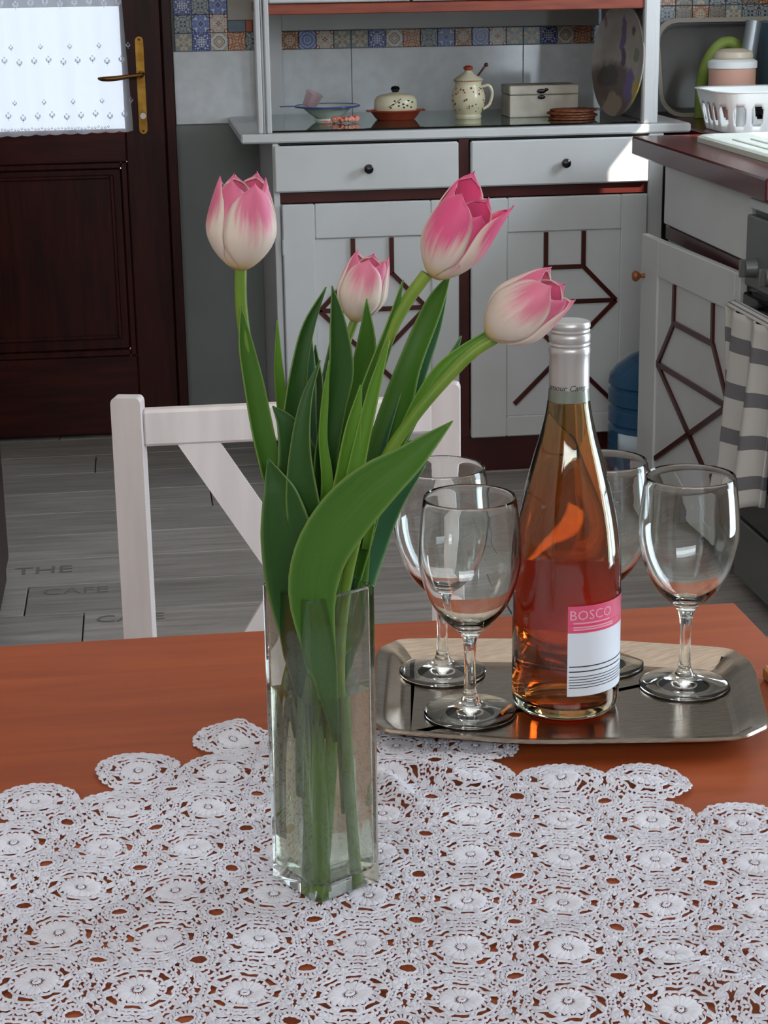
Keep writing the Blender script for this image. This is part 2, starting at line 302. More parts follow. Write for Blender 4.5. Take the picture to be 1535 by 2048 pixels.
# ---------------------------------------------------------------- mesh helpers
def wloc(o):
    v = Vector((0,0,0))
    while o is not None: v += o.location; o = o.parent
    return v
def link(name, me, parent=None, mats=None, origin=None):
    o = bpy.data.objects.new(name, me); C.objects.link(o)
    if parent is not None: o.parent = parent
    elif origin is not None: o.location = origin
    return o
class MB:
    def __init__(s): s.v = []; s.f = []; s.uv = []; s.mi = []; s.mats = []; s.xf = None
    def add(s, vs, fs, uvs=None, mi=0):
        o = len(s.v); s.v += [tuple(p) for p in vs]; s.f += [tuple(i+o for i in f) for f in fs]
        s.uv += (list(uvs) if uvs else [(0,0)]*len(vs)); s.mi += [mi]*len(fs); return s
    def box(s, lo, hi, bev=.002, mi=0):
        (x0,y0,z0),(x1,y1,z1) = lo, hi
        b = min(bev, abs(x1-x0)*.45, abs(y1-y0)*.45, abs(z1-z0)*.45)
        if b <= 0:
            vs = [(x,y,z) for x in (x0,x1) for y in (y0,y1) for z in (z0,z1)]
            return s.add(vs, [(0,1,3,2),(4,6,7,5),(0,4,5,1),(2,3,7,6),(0,2,6,4),(1,5,7,3)], mi=mi)
        bm = bmesh.new(); bmesh.ops.create_cube(bm, size=1)
        for v in bm.verts: v.co = Vector(((x0+x1)/2+v.co.x*(x1-x0), (y0+y1)/2+v.co.y*(y1-y0), (z0+z1)/2+v.co.z*(z1-z0)))
        bmesh.ops.bevel(bm, geom=list(bm.edges), offset=b, segments=1, affect='EDGES')
        bm.verts.index_update(); s.add([v.co[:] for v in bm.verts], [[v.index for v in f.verts] for f in bm.faces], mi=mi); bm.free(); return s
    def prism(s, poly, z0, z1, mi=0):     # poly: (x,y) ccw
        n = len(poly); vs = [(x,y,z0) for x,y in poly]+[(x,y,z1) for x,y in poly]
        return s.add(vs, [tuple(range(n-1,-1,-1)), tuple(range(n,2*n))]+[(i,(i+1)%n,n+(i+1)%n,n+i) for i in range(n)], mi=mi)
    def bar(s, a, b, w, d, nrm=(0,-1,0), bev=0, mi=0):   # beam from a to b, width w across, depth d along nrm
        a, b, n = Vector(a), Vector(b), Vector(nrm); t = (b-a).normalized(); side = t.cross(n).normalized()
        vs = []
        for p in (a, b):
            for i, j in ((-.5,-.5),(.5,-.5),(.5,.5),(-.5,.5)): vs.append(p+side*w*i+n*d*j)
        return s.add(vs, [(0,1,2,3),(7,6,5,4),(0,4,5,1),(1,5,6,2),(2,6,7,3),(3,7,4,0)], mi=mi)
    def lathe(s, prof, c=(0,0,0), seg=32, close=False, mi=0, a0=0, a1=2*PI):
        n = len(prof); full = abs(a1-a0-2*PI) < 1e-6; k = seg if full else seg+1; vs = []; uv = []
        for i in range(k):
            a = a0+(a1-a0)*i/seg
            for j, (r, z) in enumerate(prof): vs.append((c[0]+r*math.cos(a), c[1]+r*math.sin(a), c[2]+z)); uv.append((i/seg, j/(n-1)))
        fs = []
        for i in range(seg):
            i2 = (i+1) % k
            for j in range(n-1 if not close else n):
                j2 = (j+1) % n; fs.append((i*n+j, i2*n+j, i2*n+j2, i*n+j2))
        return s.add(vs, fs, uv, mi)
    def tube(s, pts, rad, seg=10, mi=0, flat=1.0):
        P = [Vector(p) for p in pts]; n = len(P); vs = []; uv = []; ref = Vector((.13,.3,1)).normalized() if abs((P[-1]-P[0]).normalized().z) < .9 else Vector((0,1,.05))
        for i, p in enumerate(P):
            t = (P[min(i+1,n-1)]-P[max(i-1,0)]).normalized(); a = t.cross(ref).normalized(); b = t.cross(a)
            r = rad[i] if isinstance(rad, (list,tuple)) else rad
            for k in range(seg):
                q = 2*PI*k/seg; vs.append(p+a*r*math.cos(q)+b*r*flat*math.sin(q)); uv.append((k/seg, i/(n-1)))
        fs = [(i*seg+k, i*seg+(k+1)%seg, (i+1)*seg+(k+1)%seg, (i+1)*seg+k) for i in range(n-1) for k in range(seg)]
        fs += [tuple(range(seg-1,-1,-1)), tuple((n-1)*seg+k for k in range(seg))]
        return s.add(vs, fs, uv, mi)
    def ball(s, c, r, seg=12, sq=(1,1,1), mi=0):
        pr = [(math.sin(PI*i/(seg//2+1)), -math.cos(PI*i/(seg//2+1))) for i in range(1, seg//2+1)]
        n = len(pr); vs = []
        for k in range(seg):
            a = 2*PI*k/seg
            for x, z in pr: vs.append((c[0]+r*sq[0]*x*math.cos(a), c[1]+r*sq[1]*x*math.sin(a), c[2]+r*sq[2]*z))
        vs += [(c[0],c[1],c[2]-r*sq[2]), (c[0],c[1],c[2]+r*sq[2])]; fs = []
        for k in range(seg):
            k2 = (k+1) % seg
            for j in range(n-1): fs.append((k*n+j, k2*n+j, k2*n+j+1, k*n+j+1))
            fs.append((k*n, len(vs)-2, k2*n)); fs.append((k*n+n-1, k2*n+n-1, len(vs)-1))
        return s.add(vs, fs, mi=mi)
    def grid(s, fn, nu, nv, mi=0, closeu=False):
        vs = []; uv = []
        for i in range(nu+1):
            for j in range(nv+1): vs.append(fn(i/nu, j/nv)); uv.append((i/nu, j/nv))
        fs = [(i*(nv+1)+j, (i+1)*(nv+1)+j, (i+1)*(nv+1)+j+1, i*(nv+1)+j+1) for i in range(nu) for j in range(nv)]
        return s.add(vs, fs, uv, mi)
    def build(s, name, m, parent=None, origin=None, smooth=False, kind=None, weld=False, solid=0, recalc=True):
        off = wloc(parent) if parent is not None else Vector(origin or (0,0,0))
        vs = [s.xf(Vector(p)) if s.xf else Vector(p) for p in s.v]
        me = bpy.data.meshes.new(name); me.from_pydata([p-off for p in vs], [], s.f)
        uvl = me.uv_layers.new(name='UVMap'); idx = np.empty(len(me.loops), dtype=np.int32); me.loops.foreach_get('vertex_index', idx)
        uvl.data.foreach_set('uv', np.array(s.uv, dtype=np.float32)[idx].ravel())
        for mm in (m if isinstance(m, list) else [m]): me.materials.append(mm)
        me.polygons.foreach_set('material_index', np.array(s.mi, dtype=np.int32))
        if recalc or weld:
            bm = bmesh.new(); bm.from_mesh(me)
            if weld: bmesh.ops.remove_doubles(bm, verts=bm.verts, dist=1e-5)
            if recalc: bmesh.ops.recalc_face_normals(bm, faces=bm.faces)
            bm.to_mesh(me); bm.free()
        if smooth:
            me.polygons.foreach_set('use_smooth', [True]*len(me.polygons))
            if smooth != 'all': me.set_sharp_from_angle(angle=math.radians(40))
        o = link(name, me, parent, origin=origin)
        if solid:
            md = o.modifiers.new('thick', 'SOLIDIFY'); md.thickness = solid; md.offset = 0
        if kind: o['kind'] = kind
        return o
def B(name, lo, hi, m, parent=None, bev=.002, kind=None, origin=None, xf=None):
    mb = MB(); mb.box(lo, hi, bev); mb.xf = xf; return mb.build(name, m, parent, origin, kind=kind)
def thing(name, label, cat, loc=(0,0,0), group=None):
    o = bpy.data.objects.new(name, None); C.objects.link(o); o.location = loc; o.empty_display_size = .05
    o['label'] = label; o['category'] = cat
    if group: o['group'] = group
    return o
def tag(o, label, cat, group=None):
    o['label'] = label; o['category'] = cat
    if group: o['group'] = group
    return o
def part(o, label): o['label'] = label; return o
def smoothc(P, n):       # Catmull-Rom through tuples
    P = [np.array(p, float) for p in P]; P = [2*P[0]-P[1]]+P+[2*P[-1]-P[-2]]; out = []
    segs = len(P)-3
    for i in range(n+1):
        t = i/n*segs; k = min(int(t), segs-1); t -= k; a, b, c, d = P[k:k+4]
        out.append(.5*((2*b)+(c-a)*t+(2*a-5*b+4*c-d)*t*t+(3*b-a-3*c+d)*t**3))
    return out
def text_mesh(txt, size, shear=0, align='CENTER'):
    cu = bpy.data.curves.new('lettering', 'FONT'); cu.body = txt; cu.size = size; cu.align_x = align; cu.shear = shear; cu.resolution_u = 2
    o = bpy.data.objects.new('lettering', cu); C.objects.link(o)
    dg = bpy.context.evaluated_depsgraph_get(); me = o.evaluated_get(dg).to_mesh()
    vs = [tuple(v.co) for v in me.vertices]; fs = [tuple(p.vertices) for p in me.polygons]
    o.evaluated_get(dg).to_mesh_clear(); bpy.data.objects.remove(o); bpy.data.curves.remove(cu)
    return vs, fs

# ================================================================ SETTING
XL, XR, YF, YB, ZC = -2.4, 1.97, -2.0, 5.42, 2.55
fl = B('floor', (XL-.1, YF-.1, -.12), (XR+.1, YB+.1, -.011), M['floor_base'], kind='structure', bev=0)
PL, PW = .90, .195
pm = MB(); pm.box((0,0,-.0105), (PL-.003, PW-.003, 0), .0015); first = pm.build('plank', M['plank'], fl); pmesh = first.data
offs = {}
row0 = 3.61-int((3.61-YF)/PW)*PW
first_used = False
k = 0; y = row0
while y < YB-.05:
    r = round((y-3.61)/PW)
    off = {0: -.163, 1: -.29}.get(r, (r*.37+random.uniform(-.1,.1)) % PL)
    x = off - math.ceil((off-XL)/PL)*PL
    while x < XR:
        if not first_used: o = first; first_used = True
        else: o = first.copy(); C.objects.link(o); o.parent = fl
        o.location = (x, y, random.uniform(-.0006, .0004)); x += PL; k += 1
    y += PW
def stamp(txt, x, y, size):
    vs, fs = text_mesh(txt, size, align='LEFT'); mb = MB(); mb.add([(x+a*1.05, y+b, .0009) for a, b, c in vs], fs); o = mb.build('stamped_lettering', M['stamp'], fl, recalc=False); part(o, 'faint stencilled lettering on the floor planks')
stamp('CAFE', -.26, 3.93, .06); stamp('CAFE', -.14, 3.73, .06); stamp('THE', -.33, 4.09, .07)

# back wall: paint below, grout ground behind the tiles; door opening X -.75..-.?
DX0, DX1, DTOP = -.78, .112, 2.08
wb = MB()
wb.box((XL, YB, 0), (DX0, YB+.14, ZC), 0); wb.box((DX0, YB, DTOP), (DX1, YB+.14, ZC), 0); wb.box((DX1, YB, 0), (XR, YB+.14, ZC), 0)
wall_back = wb.build('wall_back', M['wall_paint'], kind='structure')
for i, x in enumerate((.62-.507, .62, 1.12, 1.62)):
    x1 = (.62, 1.12, 1.62, XR)[i]
    B('wall_tile', (x+.0008, YB-.011, .898), (x1-.0008, YB, 1.0995), M['tile'], wall_back, .0012)
tm = {}
def mos(x, z, k):
    if k not in tm:
        mb = MB(); mb.box((0,-.011,0), (.0488,0,.0488), .001)
        mb.uv = [(p[0]/.0488, p[2]/.0488) for p in mb.v]; o = mb.build('mosaic_tile', MOS[k], wall_back); tm[k] = o
    else: o = tm[k].copy(); C.objects.link(o); o.parent = wall_back
    o.location = (x+.0006, YB, z+.0006); return o
seq = [8,4,5,6,7,0,1,2,3,8]
for c in range(37):
    x = .12+c*.05
    if x+.05 > XR: break
    mos(x, 1.10, seq[c % 10])
    left = x < .27; right = x > 1.42
    if left or right:
        for r in range(1, 6):
            mos(x, 1.10+r*.05, (c*3+r*7) % 10 if left else (7,9,1,9,8,7)[(c+r*2) % 6])
B('wall_tile', (.2715, YB-.011, 1.1505), (.3205, YB, 1.182), M['tile_blue'], wall_back, .001)
B('wall_tile', (.3215, YB-.011, 1.1505), (.3400, YB, 1.182), MOS[3], wall_back, .001)
B('wall_tile', (.2715, YB-.011, 1.183), (.62, YB, 1.3995), M['tile_cream'], wall_back, .001)
B('wall_tile', (.3415, YB-.011, 1.1505), (.62, YB, 1.182), M['tile_blue'], wall_back, .001)
B('wall_tile', (.6215, YB-.011, 1.1505), (1.12, YB, 1.3995), M['tile_blue'], wall_back, .001)
B('wall_tile', (1.1215, YB-.011, 1.1505), (1.4195, YB, 1.3995), M['tile_blue'], wall_back, .001)

# right wall with window 2 (sink) opening and window 1 recess
W2 = (3.73, 4.04, 1.13, 2.05)  # opening kept this narrow to shape the sun patch on the dresser
wr = MB()
wr.box((XR, YF, 0), (XR+.14, W2[0], ZC), 0); wr.box((XR, W2[1], 0), (XR+.14, YB+.14, ZC), 0)
wr.box((XR, W2[0], 0), (XR+.14, W2[1], W2[2]), 0); wr.box((XR, W2[0], W2[3]), (XR+.14, W2[1], ZC), 0)
wr.build('wall_right', M['room_wall'], kind='structure')
wl = MB(); wl.box((XL-.14, YF, 0), (XL, YB+.14, ZC), 0); wl.build('wall_left', M['room_wall'], kind='structure')
wf = MB(); wf.box((XL-.14, YF-.14, 0), (XR+.14, YF, ZC), 0); wf.build('wall_front', M['room_wall'], kind='structure')
B('ceiling', (XL-.14, YF-.14, ZC), (XR+.14, YB+.14, ZC+.12), M['ceiling'], kind='structure', bev=0)
def wframe(name, axis, pos, a0, a1, z0, z1, t=.05, d=.05):
    mb = MB()
    def bb(p0, p1, q0, q1):
        if axis == 'x': mb.box((pos, p0, q0), (pos+d, p1, q1), .003)
        else: mb.box((p0, pos, q0), (p1, pos+d, q1), .003)
    bb(a0-t, a0, z0-t, z1+t); bb(a1, a1+t, z0-t, z1+t); bb(a0, a1, z0-t, z0); bb(a0, a1, z1, z1+t)
    o = mb.build(name, M['white_paint']); o['kind'] = 'structure'; return o
wframe('window_1', 'x', 1.91, 1.31, 1.93, .47, 2.09)
wframe('window_2', 'x', 1.97+.02, W2[0]+.05, W2[1]-.05, W2[2]+.05, W2[3]-.05)
wframe('fill_frame', 'y', -1.95, -2.0, 1.4, 1.92, 2.47)  # made-up frame round the front fill; the wall behind is closed
tag(B('sun_trim_blind', (XR+.09, W2[0]+.03, 1.86), (XR+.10, W2[1]-.03, 2.04), M['room_wall'], bev=0, origin=(XR+.09, W2[0]+.03, 1.86)), 'pale added blind trimming the sun in the sink window', 'blind')  # unseen panel added to cut off the top of the sun beam
# outside seen through the door
B('trim_1', (-1.6, 6.4, 1.212), (1.0, 6.6, 1.34), M['outside_wall'], kind='structure')
B('trim_2', (-.62, 5.9, .0), (-.50, 6.0, 1.4), M['outside_wall'], kind='structure')
B('trim_3', (-3, 5.57, -.1), (1, 8, -.02), M['outside_wall'], kind='structure')

# ---------------------------------------------------------------- door
dr = MB(); dr.box((DX1-.027, YB-.06, 0), (DX1, YB+.1, DTOP)); dr.box((DX0, YB-.06, 0), (DX0+.027, YB+.1, DTOP)); dr.box((DX0, YB-.06, DTOP-.027), (DX1, YB+.1, DTOP)); dr.box((DX1-.06, YB-.003, 0), (DX1-.02, YB+.03, DTOP)); dr.box((DX0+.02, YB-.003, 0), (DX0+.045, YB+.03, DTOP)); dr.box((DX0, YB-.003, 0), (DX1, YB+.1, .03)); dr.box((DX0, YB-.003, 2.03), (DX1, YB+.03, DTOP))
door = dr.build('door_1', M['dark_door'], kind='structure')
DY0, DY1 = YB-.045, YB-.005
LX0, LX1 = DX0+.03, DX1-.03
B('stile', (LX1-.113, DY0, .01), (LX1, DY1, 2.05), M['dark_door'], door, .003)
B('stile', (LX0, DY0, .01), (LX0+.113, DY1, 2.05), M['dark_door'], door, .003)
GX0, GX1 = LX0+.113, LX1-.113
B('rail', (GX0, DY0, .80), (GX1, DY1, .885), M['dark_door_rail'], door, .003)
B('rail', (GX0, DY0, .01), (GX1, DY1, .24), M['dark_door_rail'], door, .003)
B('rail', (GX0, DY0, 1.95), (GX1, DY1, 2.05), M['dark_door_rail'], door, .003)
for a, b in (((GX0,.79),(GX1,.80)), ((GX0,.24),(GX1,.25))): pass
def molding(x0, x1, z0, z1, w, y0, y1):
    mb = MB(); mb.box((x0,y0,z0),(x0+w,y1,z1),.003); mb.box((x1-w,y0,z0),(x1,y1,z1),.003); mb.box((x0+w,y0,z0),(x1-w,y1,z0+w),.003); mb.box((x0+w,y0,z1-w),(x1-w,y1,z1),.003); return mb
molding(GX0, GX1, .24, .80, .018, DY0+.008, DY1).build('panel_moulding', M['dark_door'], door)
B('panel', (GX0+.018, DY0+.02, .258), (GX1-.018, DY1-.004, .782), M['dark_door'], door, .004)
molding(GX0+.04, GX1-.04, .29, .765, .012, DY0+.012, DY0+.021).build('panel_moulding', M['dark_door'], door)
B('pane', (GX0+.002, DY0+.02, .887), (GX1-.002, DY0+.024, 1.948), M['pane'], door, 0)
B('glazing_bead', (GX0, DY0-.004, .880), (GX1, DY0+.018, .893), M['brown_shelf'], door, .003)
hp = MB(); hx, hz0, hz1 = .020, .878, 1.145
pts = [(hx+.0115*math.cos(a), hz1-.0115+.0115*math.sin(a)) for a in np.linspace(0, PI, 9)]+[(hx+.0115*math.cos(a), hz0+.0115+.0115*math.sin(a)) for a in np.linspace(PI, 2*PI, 9)]
n = len(pts); hp.add([(x, DY0, z) for x, z in pts]+[(x, DY0-.006, z) for x, z in pts], [tuple(range(n)), tuple(range(2*n-1, n-1, -1))]+[(i, n+i, n+(i+1) % n, (i+1) % n) for i in range(n)])
plate = hp.build('handle_plate', M['brass'], door)
mb = MB()
for z in (1.137, .886): mb.ball((hx, DY0-.006, z), .0035, 8, (1,.5,1))
mb.build('screw', M['bronze'], plate, smooth=True)
mb = MB(); mb.tube([(hx+.002, DY0-.004, 1.043), (hx+.002, DY0-.02, 1.043), (hx+.002, DY0-.045, 1.042), (hx-.006, DY0-.05, 1.041)], [.010,.007,.0065,.006], 12)
pp = smoothc([(hx+.002, DY0-.048, 1.043, .006), (hx-.03, DY0-.052, 1.04, .0055), (hx-.07, DY0-.053, 1.035, .0075), (hx-.105, DY0-.052, 1.034, .0065), (hx-.118, DY0-.048, 1.036, .003)], 14)
mb.tube([p[:3] for p in pp], [float(p[3]) for p in pp], 12)
mb.build('lever_handle', M['bronze'], plate, smooth=True)
mb = MB(); mb.tube([(hx+.001, DY0-.004, .928), (hx+.001, DY0-.012, .928)], .0085, 12); mb.build('lock_cylinder', M['keyhole'], plate, smooth=True)

# curtain on the door
cu = thing('door_curtain', 'sheer white lace curtain with scalloped hem hanging over the door glass', 'curtain', (-.35, DY0-.02, .88))
def cfn(u, v):
    x = GX0-.03+(GX1+.052-GX0-.0)*u
    pinch = .10*math.sin(PI*(1-v)*.9) * max(0, u-.5)*.0
    z0 = .889 - .004*abs(math.sin(u*PI*17)) - .010*(1-u)
    z = z0+(1.93-z0)*v
    edge = max(0, u-.85)/.15
    x -= edge*.040*max(0, v*1.05-.03)
    return (x, DY0-.02+.0065*math.sin(u*46+.9*math.sin(v*3))+.004*math.sin(u*21+1), z)
mb = MB(); mb.grid(cfn, 170, 30); mb.build('voile', M['curtain'], cu, smooth='all', recalc=False)
mb = MB()
def curt_y(x):
    u = (x-(GX0-.03))/(GX1+.052-GX0); return DY0-.02+.0065*math.sin(u*46)+.004*math.sin(u*21+1)-.0025
def sprig(x, z, s):
    y0 = curt_y(x)
    for a in (90, 200, 340, 250, 290, 160, 20):
        r = s*(.9 if a == 90 else .7); cx, cz = x+r*math.cos(math.radians(a)), z+r*math.sin(math.radians(a)); q = s*.34
        mb.add([(cx+q*math.cos(t), y0, cz+q*math.sin(t)) for t in np.linspace(0, 2*PI, 8)[:-1]], [tuple(range(7))])
    mb.add([(x-s*.1, y0, z-s*1.6), (x+s*.1, y0, z-s*1.6), (x+s*.1, y0, z), (x-s*.1, y0, z)], [(0,1,2,3)])
for r, zc in enumerate((.955, 1.105, 1.26, 1.42, 1.58, 1.74)):
    for i in range(16):
        x = GX0+i*.040+.006; sprig(x, zc+.004*math.sin(i*2.1)-.02, .0085)
        if i % 2: sprig(x+.02, zc+.018, .0065)
for i in range(64): 
    x = GX0-.02+i*.0092
    if x < GX1+.01: sprig(x, .903-.004*abs(math.sin(i*1.1)), .0035)
mb.build('embroidery', M['embroidery'], cu, kind='stuff', recalc=False)

# dark wardrobe at the left edge
wd = thing('dark_wardrobe', 'dark brown wooden wardrobe whose side edge shows at the far left', 'wardrobe', (-.75, 3.8, 0))
B('carcass', (-1.15, 3.50, .05), (-.335, 4.06, 1.9), M['dark_wardrobe'], wd, .004); B('plinth', (-1.14, 3.52, 0), (-.343, 4.057, .05), M['dark_wardrobe'], wd)
for x0, x1 in ((-1.145,-.745), (-.738,-.346)):
    d = B('door', (x0, 3.482, .07), (x1, 3.50, 1.88), M['dark_wardrobe'], wd, .003)
    mb = MB(); kx = x1-.04 if x0 < -1 else x0+.04; mb.ball((kx, 3.47, 1.0), .012); mb.build('knob', M['bronze'], d, smooth=True)

# ================================================================ DRESSER
DF = 4.79
ds = thing('kitchen_dresser', 'white painted kitchen dresser with brown trim against the tiled back wall', 'dresser', (.85, 5.05, 0))
mb = MB(); mb.box((.345, DF+.002, .095), (.362, 5.37, .892)); mb.box((1.345, DF+.002, .095), (1.362, 5.37, .892)); mb.box((.345, 5.355, .095), (1.362, 5.37, .892)); mb.box((.362, DF+.02, .097), (1.345, 5.355, .115))
mb.box((.340, DF-.012, .096), (.3565, DF+.012, .892)); mb.box((1.325, DF-.014, .096), (1.365, DF+.012, .892))
mb.build('carcass', M['white_paint'], ds)
mb = MB(); mb.box((.357, DF-.008, .740), (1.325, DF+.012, .767), .001); mb.box((.821, DF-.0085, .097), (.849, DF+.012, .742), .001); mb.box((.821, DF-.0085, .767), (.849, DF+.012, .892), .001)
mb.build('face_trim', M['brown_trim'], ds)
part(B('plinth', (.350, DF+.0, 0), (1.355, 5.34, .096), M['brown_trim'], ds, .001), 'dark brown plinth')
B('worktop', (.262, 4.772, .8935), (1.436, 5.405, .917), M['white_paint'], ds, .004)
part(B('gap_shade_strip', (.345, DF-.004, .888), (1.362, DF+.008, .8935), M['black'], ds, 0), 'black strip for the shade under worktop')  # black strip put in as the shade beneath the worktop overhang
for x0, x1, kx in ((.343,.819,.583), (.851,1.322,1.098)):
    d = B('drawer', (x0, DF-.026, .769), (x1, DF-.008, .886), M['white_paint'], ds, .004)
    mb = MB(); kz = .825
    mb.lathe([(.0,-.003),(.006,-.003),(.005,.006),(.009,.012),(.0125,.018),(.0115,.024),(.006,.027),(0,.0275)], seg=16)
    mb.v = [(kx+a, DF-.026-c, kz+b) for a, b, c in mb.v]; mb.build('knob', M['dark_metal'], d, smooth=True)
def lattice(mb, cx, zt, zb1, hw, ow, zo, zx, zend, ew, P, w=.0115, d=.006):
    L = [((cx-hw,zt),(cx-hw,zb1)), ((cx+hw,zt),(cx+hw,zb1)), ((cx-hw,zb1),(cx+hw,zb1)), ((cx-hw,zb1),(cx-ow,zo)), ((cx+hw,zb1),(cx+ow,zo)), ((cx-ow,zo),(cx+ow,zo)), ((cx-ow,zo),(cx+ew,zend)), ((cx+ow,zo),(cx-ew,zend))]
    return L
for x0, x1, cx, name in ((.359,.819,.591,'l'), (.851,1.322,1.101,'r')):
    mb = MB(); y0, y1 = DF-.026, DF-.008; sx0, sx1 = (.443, .745) if name == 'l' else (.948, 1.252); zt = .648; zb = .155
    mb.box((x0,y0,.099),(sx0,y1,.738),.003); mb.box((sx1,y0,.099),(x1,y1,.738),.003); mb.box((sx0,y0,zt),(sx1,y1,.738),.003); mb.box((sx0,y0,.099),(sx1,y1,zb),.003)
    d = mb.build('door', M['white_paint'], ds)
    B('panel', (sx0, y0+.006, zb), (sx1, y1, zt), M['white_paint'], d, .001)
    for (a, b) in lattice(None, cx, zt-.002, .553, .0505, .141, .460, 0, .188, .133, None):
        q = MB(); q.bar((a[0], y0+.003, a[1]), (b[0], y0+.003, b[1]), .0115, .008 if a[1] != b[1] else .007, (0,-1,0)); part(q.build('lattice_strip', M['brown_trim'], d), 'dark brown strip')
    if name == 'l':
        for z in (.63, .2): 
            q = MB(); q.tube([(x0+.001, y0-.002, z-.02), (x0+.001, y0-.002, z+.02)], .0035, 8); q.build('hinge', M['white_paint'], d)
# hutch
ht = MB(); ht.box((.306, 4.775, .917), (.3195, 4.80, 1.9), .003); ht.box((.3215, 4.785, .917), (.326, 4.80, 1.9), .001); ht.box((.328, 4.775, .917), (.3415, 4.80, 1.9), .003)
ht.build('post', M['white_paint'], ds); B('post', (1.306, 4.775, .917), (1.337, 4.80, 1.9), M['white_paint'], ds, .004)
B('side_panel', (1.337, 4.80, .917), (1.353, 5.36, 1.9), M['white_paint'], ds)
mb = MB(); mb.box((.3415, 5.375, .917), (.42, 5.395, 1.9), .002); mb.box((.42, 5.375, 1.152), (1.334, 5.395, 1.9), .002); mb.build('back_frame', M['white_paint'], ds)
part(B('shelf', (.337, 4.785, 1.208), (1.336, 5.37, 1.234), M['brown_shelf'], ds), 'reddish brown shelf edge')
for x0, x1 in ((.343,.70), (.704,1.300)):
    d = B('upper_door', (x0, 4.779, 1.2365), (x1, 4.797, 1.86), M['white_paint'], ds, .003)
q = MB(); q.ball((.697, 4.772, 1.245), .006); q.build('upper_knob', M['brown_trim'], ds, smooth=True)
B('top', (.300, 4.77, 1.9), (1.36, 5.39, 1.93), M['white_paint'], ds)
tag(B('glass_sheet', (.342, 4.803, .9172), (1.300, 5.37, .9222), M['glass_sheet'], bev=.0008, origin=(.342, 4.803, .9172)), 'greenish glass sheet covering the white dresser worktop', 'glass sheet')
GT = .9224

# ---- things on the dresser
bw = thing('enamel_bowl', 'white enamel bowl with blue rim at the left on the dresser', 'bowl', (.518, 5.12, GT))
q = MB(); q.lathe([(0,.004),(.03,.004),(.05,.018),(.066,.032),(.088,.036),(.088,.0385),(.065,.035),(.048,.022),(.028,.0075),(0,.0072)], (0,0,0), 40)
q.v = [(x+.518, y+5.12, z+GT) for x, y, z in q.v]; q.build('bowl_body', M['white_enamel'], bw, smooth=True)
q = MB(); q.lathe([(.034,0),(.036,0),(.034,.005),(.031,.005)], (.518,5.12,GT), 32, close=True); q.build('foot_ring', M['white_enamel'], bw, smooth=True)
q = MB(); q.tube([(.518+.088*math.cos(a), 5.12+.088*math.sin(a), GT+.0375) for a in np.linspace(0, 2*PI, 41)], .0024, 8); part(q.build('rim', M['blue_enamel'], bw, smooth=True), 'blue rim')
q = MB(); q.box((-.13+.518, 5.11, GT+.0375), (-.086+.518, 5.13, GT+.040), .001); part(q.build('handle', M['blue_enamel'], bw), 'blue tab handle')
q = MB(); q.lathe([(0,0),(.018,0),(.024,.045),(.0225,.045),(.017,.004),(0,.004)], seg=10)
Rm = Matrix.Rotation(math.radians(24), 3, 'Y')@Matrix.Rotation(math.radians(10), 3, 'X')
q.v = [tuple(Rm@Vector(p)+Vector((.468, 5.135, GT+.0315))) for p in q.v]
tag(q.build('crystal_tumbler', M['crystal'], origin=(.468, 5.135, GT+.03)), 'small cut crystal tumbler lying tilted in the blue rimmed bowl', 'glass')
rc = MB(); random.seed(3)
for i in range(9):
    a = i*.7; rc.tube([(.525+.004*i-.005, 5.0+.008*math.sin(i*2.2), GT+.0085+.002*math.sin(i)), (.535+.004*i+.006*math.cos(a), 5.0+.012*math.sin(a), GT+.011)], [.0065,.0055], 7)
for k in range(2):
    rc.ball((.568+.013*k, 4.997+.006*k, GT+.010), .0105, 8, (1.2,.8,.85)); rc.ball((.528-.004*k, 5.0+.01*k, GT+.009), .009, 8)
rc.tube([(.518,5.0,GT+.004),(.500,5.0,GT+.005),(.485,5.003,GT+.006)], [.003,.0025,.001], 6)
tag(rc.build('red_ribbon_bundle', M['red_plastic'], smooth=True, origin=(.55, 5.0, GT)), 'small red and white twisted bundle in front of the bowl', 'ornament')
bd = thing('butter_dish', 'cream butter dish with domed lid on terracotta base in mid dresser', 'butter dish', (.70, 5.08, GT))
def oval(prof, cx, cy, cz, ax, ay, seg=36):
    q = MB(); q.lathe(prof, seg=seg); q.v = [(cx+x*ax, cy+y*ay, cz+z) for x, y, z in q.v]; return q
part(oval([(0,0),(.05,0),(.055,.004),(.068,.021),(.072,.023),(.070,.026),(.06,.022),(0,.018)], .70, 5.08, GT, 1, .8).build('base', M['terracotta'], bd, smooth=True), 'terracotta base')
for s in (-1, 1): part(B('handle', (.70+s*.066-.014, 5.065, GT+.0215), (.70+s*.066+.014, 5.095, GT+.0265), M['terracotta'], bd), 'terracotta lug handle')
oval([(.0565,.024),(.059,.030),(.058,.05),(.052,.061),(.04,.066),(.018,.069),(.010,.072),(0,.073)], .70, 5.08, GT, 1, .8).build('lid', M['cream_ceramic'], bd, smooth=True)
q = MB(); q.lathe([(.006,.070),(.009,.074),(.013,.081),(.010,.087),(0,.089)], (.70,5.08,GT), 16); part(q.build('lid_knob', M['dark_metal'], bd, smooth=True), 'dark glazed knob')
q = MB()
for i in range(11):
    a = -1.9+i*.11+.1*math.sin(i*3); zz = .034+.022*((i*7) % 5)/5; rr = .0592
    px, py = .70+rr*math.cos(a), 5.08+.8*rr*math.sin(a); q.ball((px, py, GT+zz), .0032, 6, (1,.5,.7))
q.tube([(.675,5.0365,GT+.036),(.688,5.034,GT+.042),(.70,5.033,GT+.05),(.71,5.033,GT+.058)], .0008, 5)
part(q.build('painted_sprigs', M['black'], bd), 'dark painted flower sprigs')
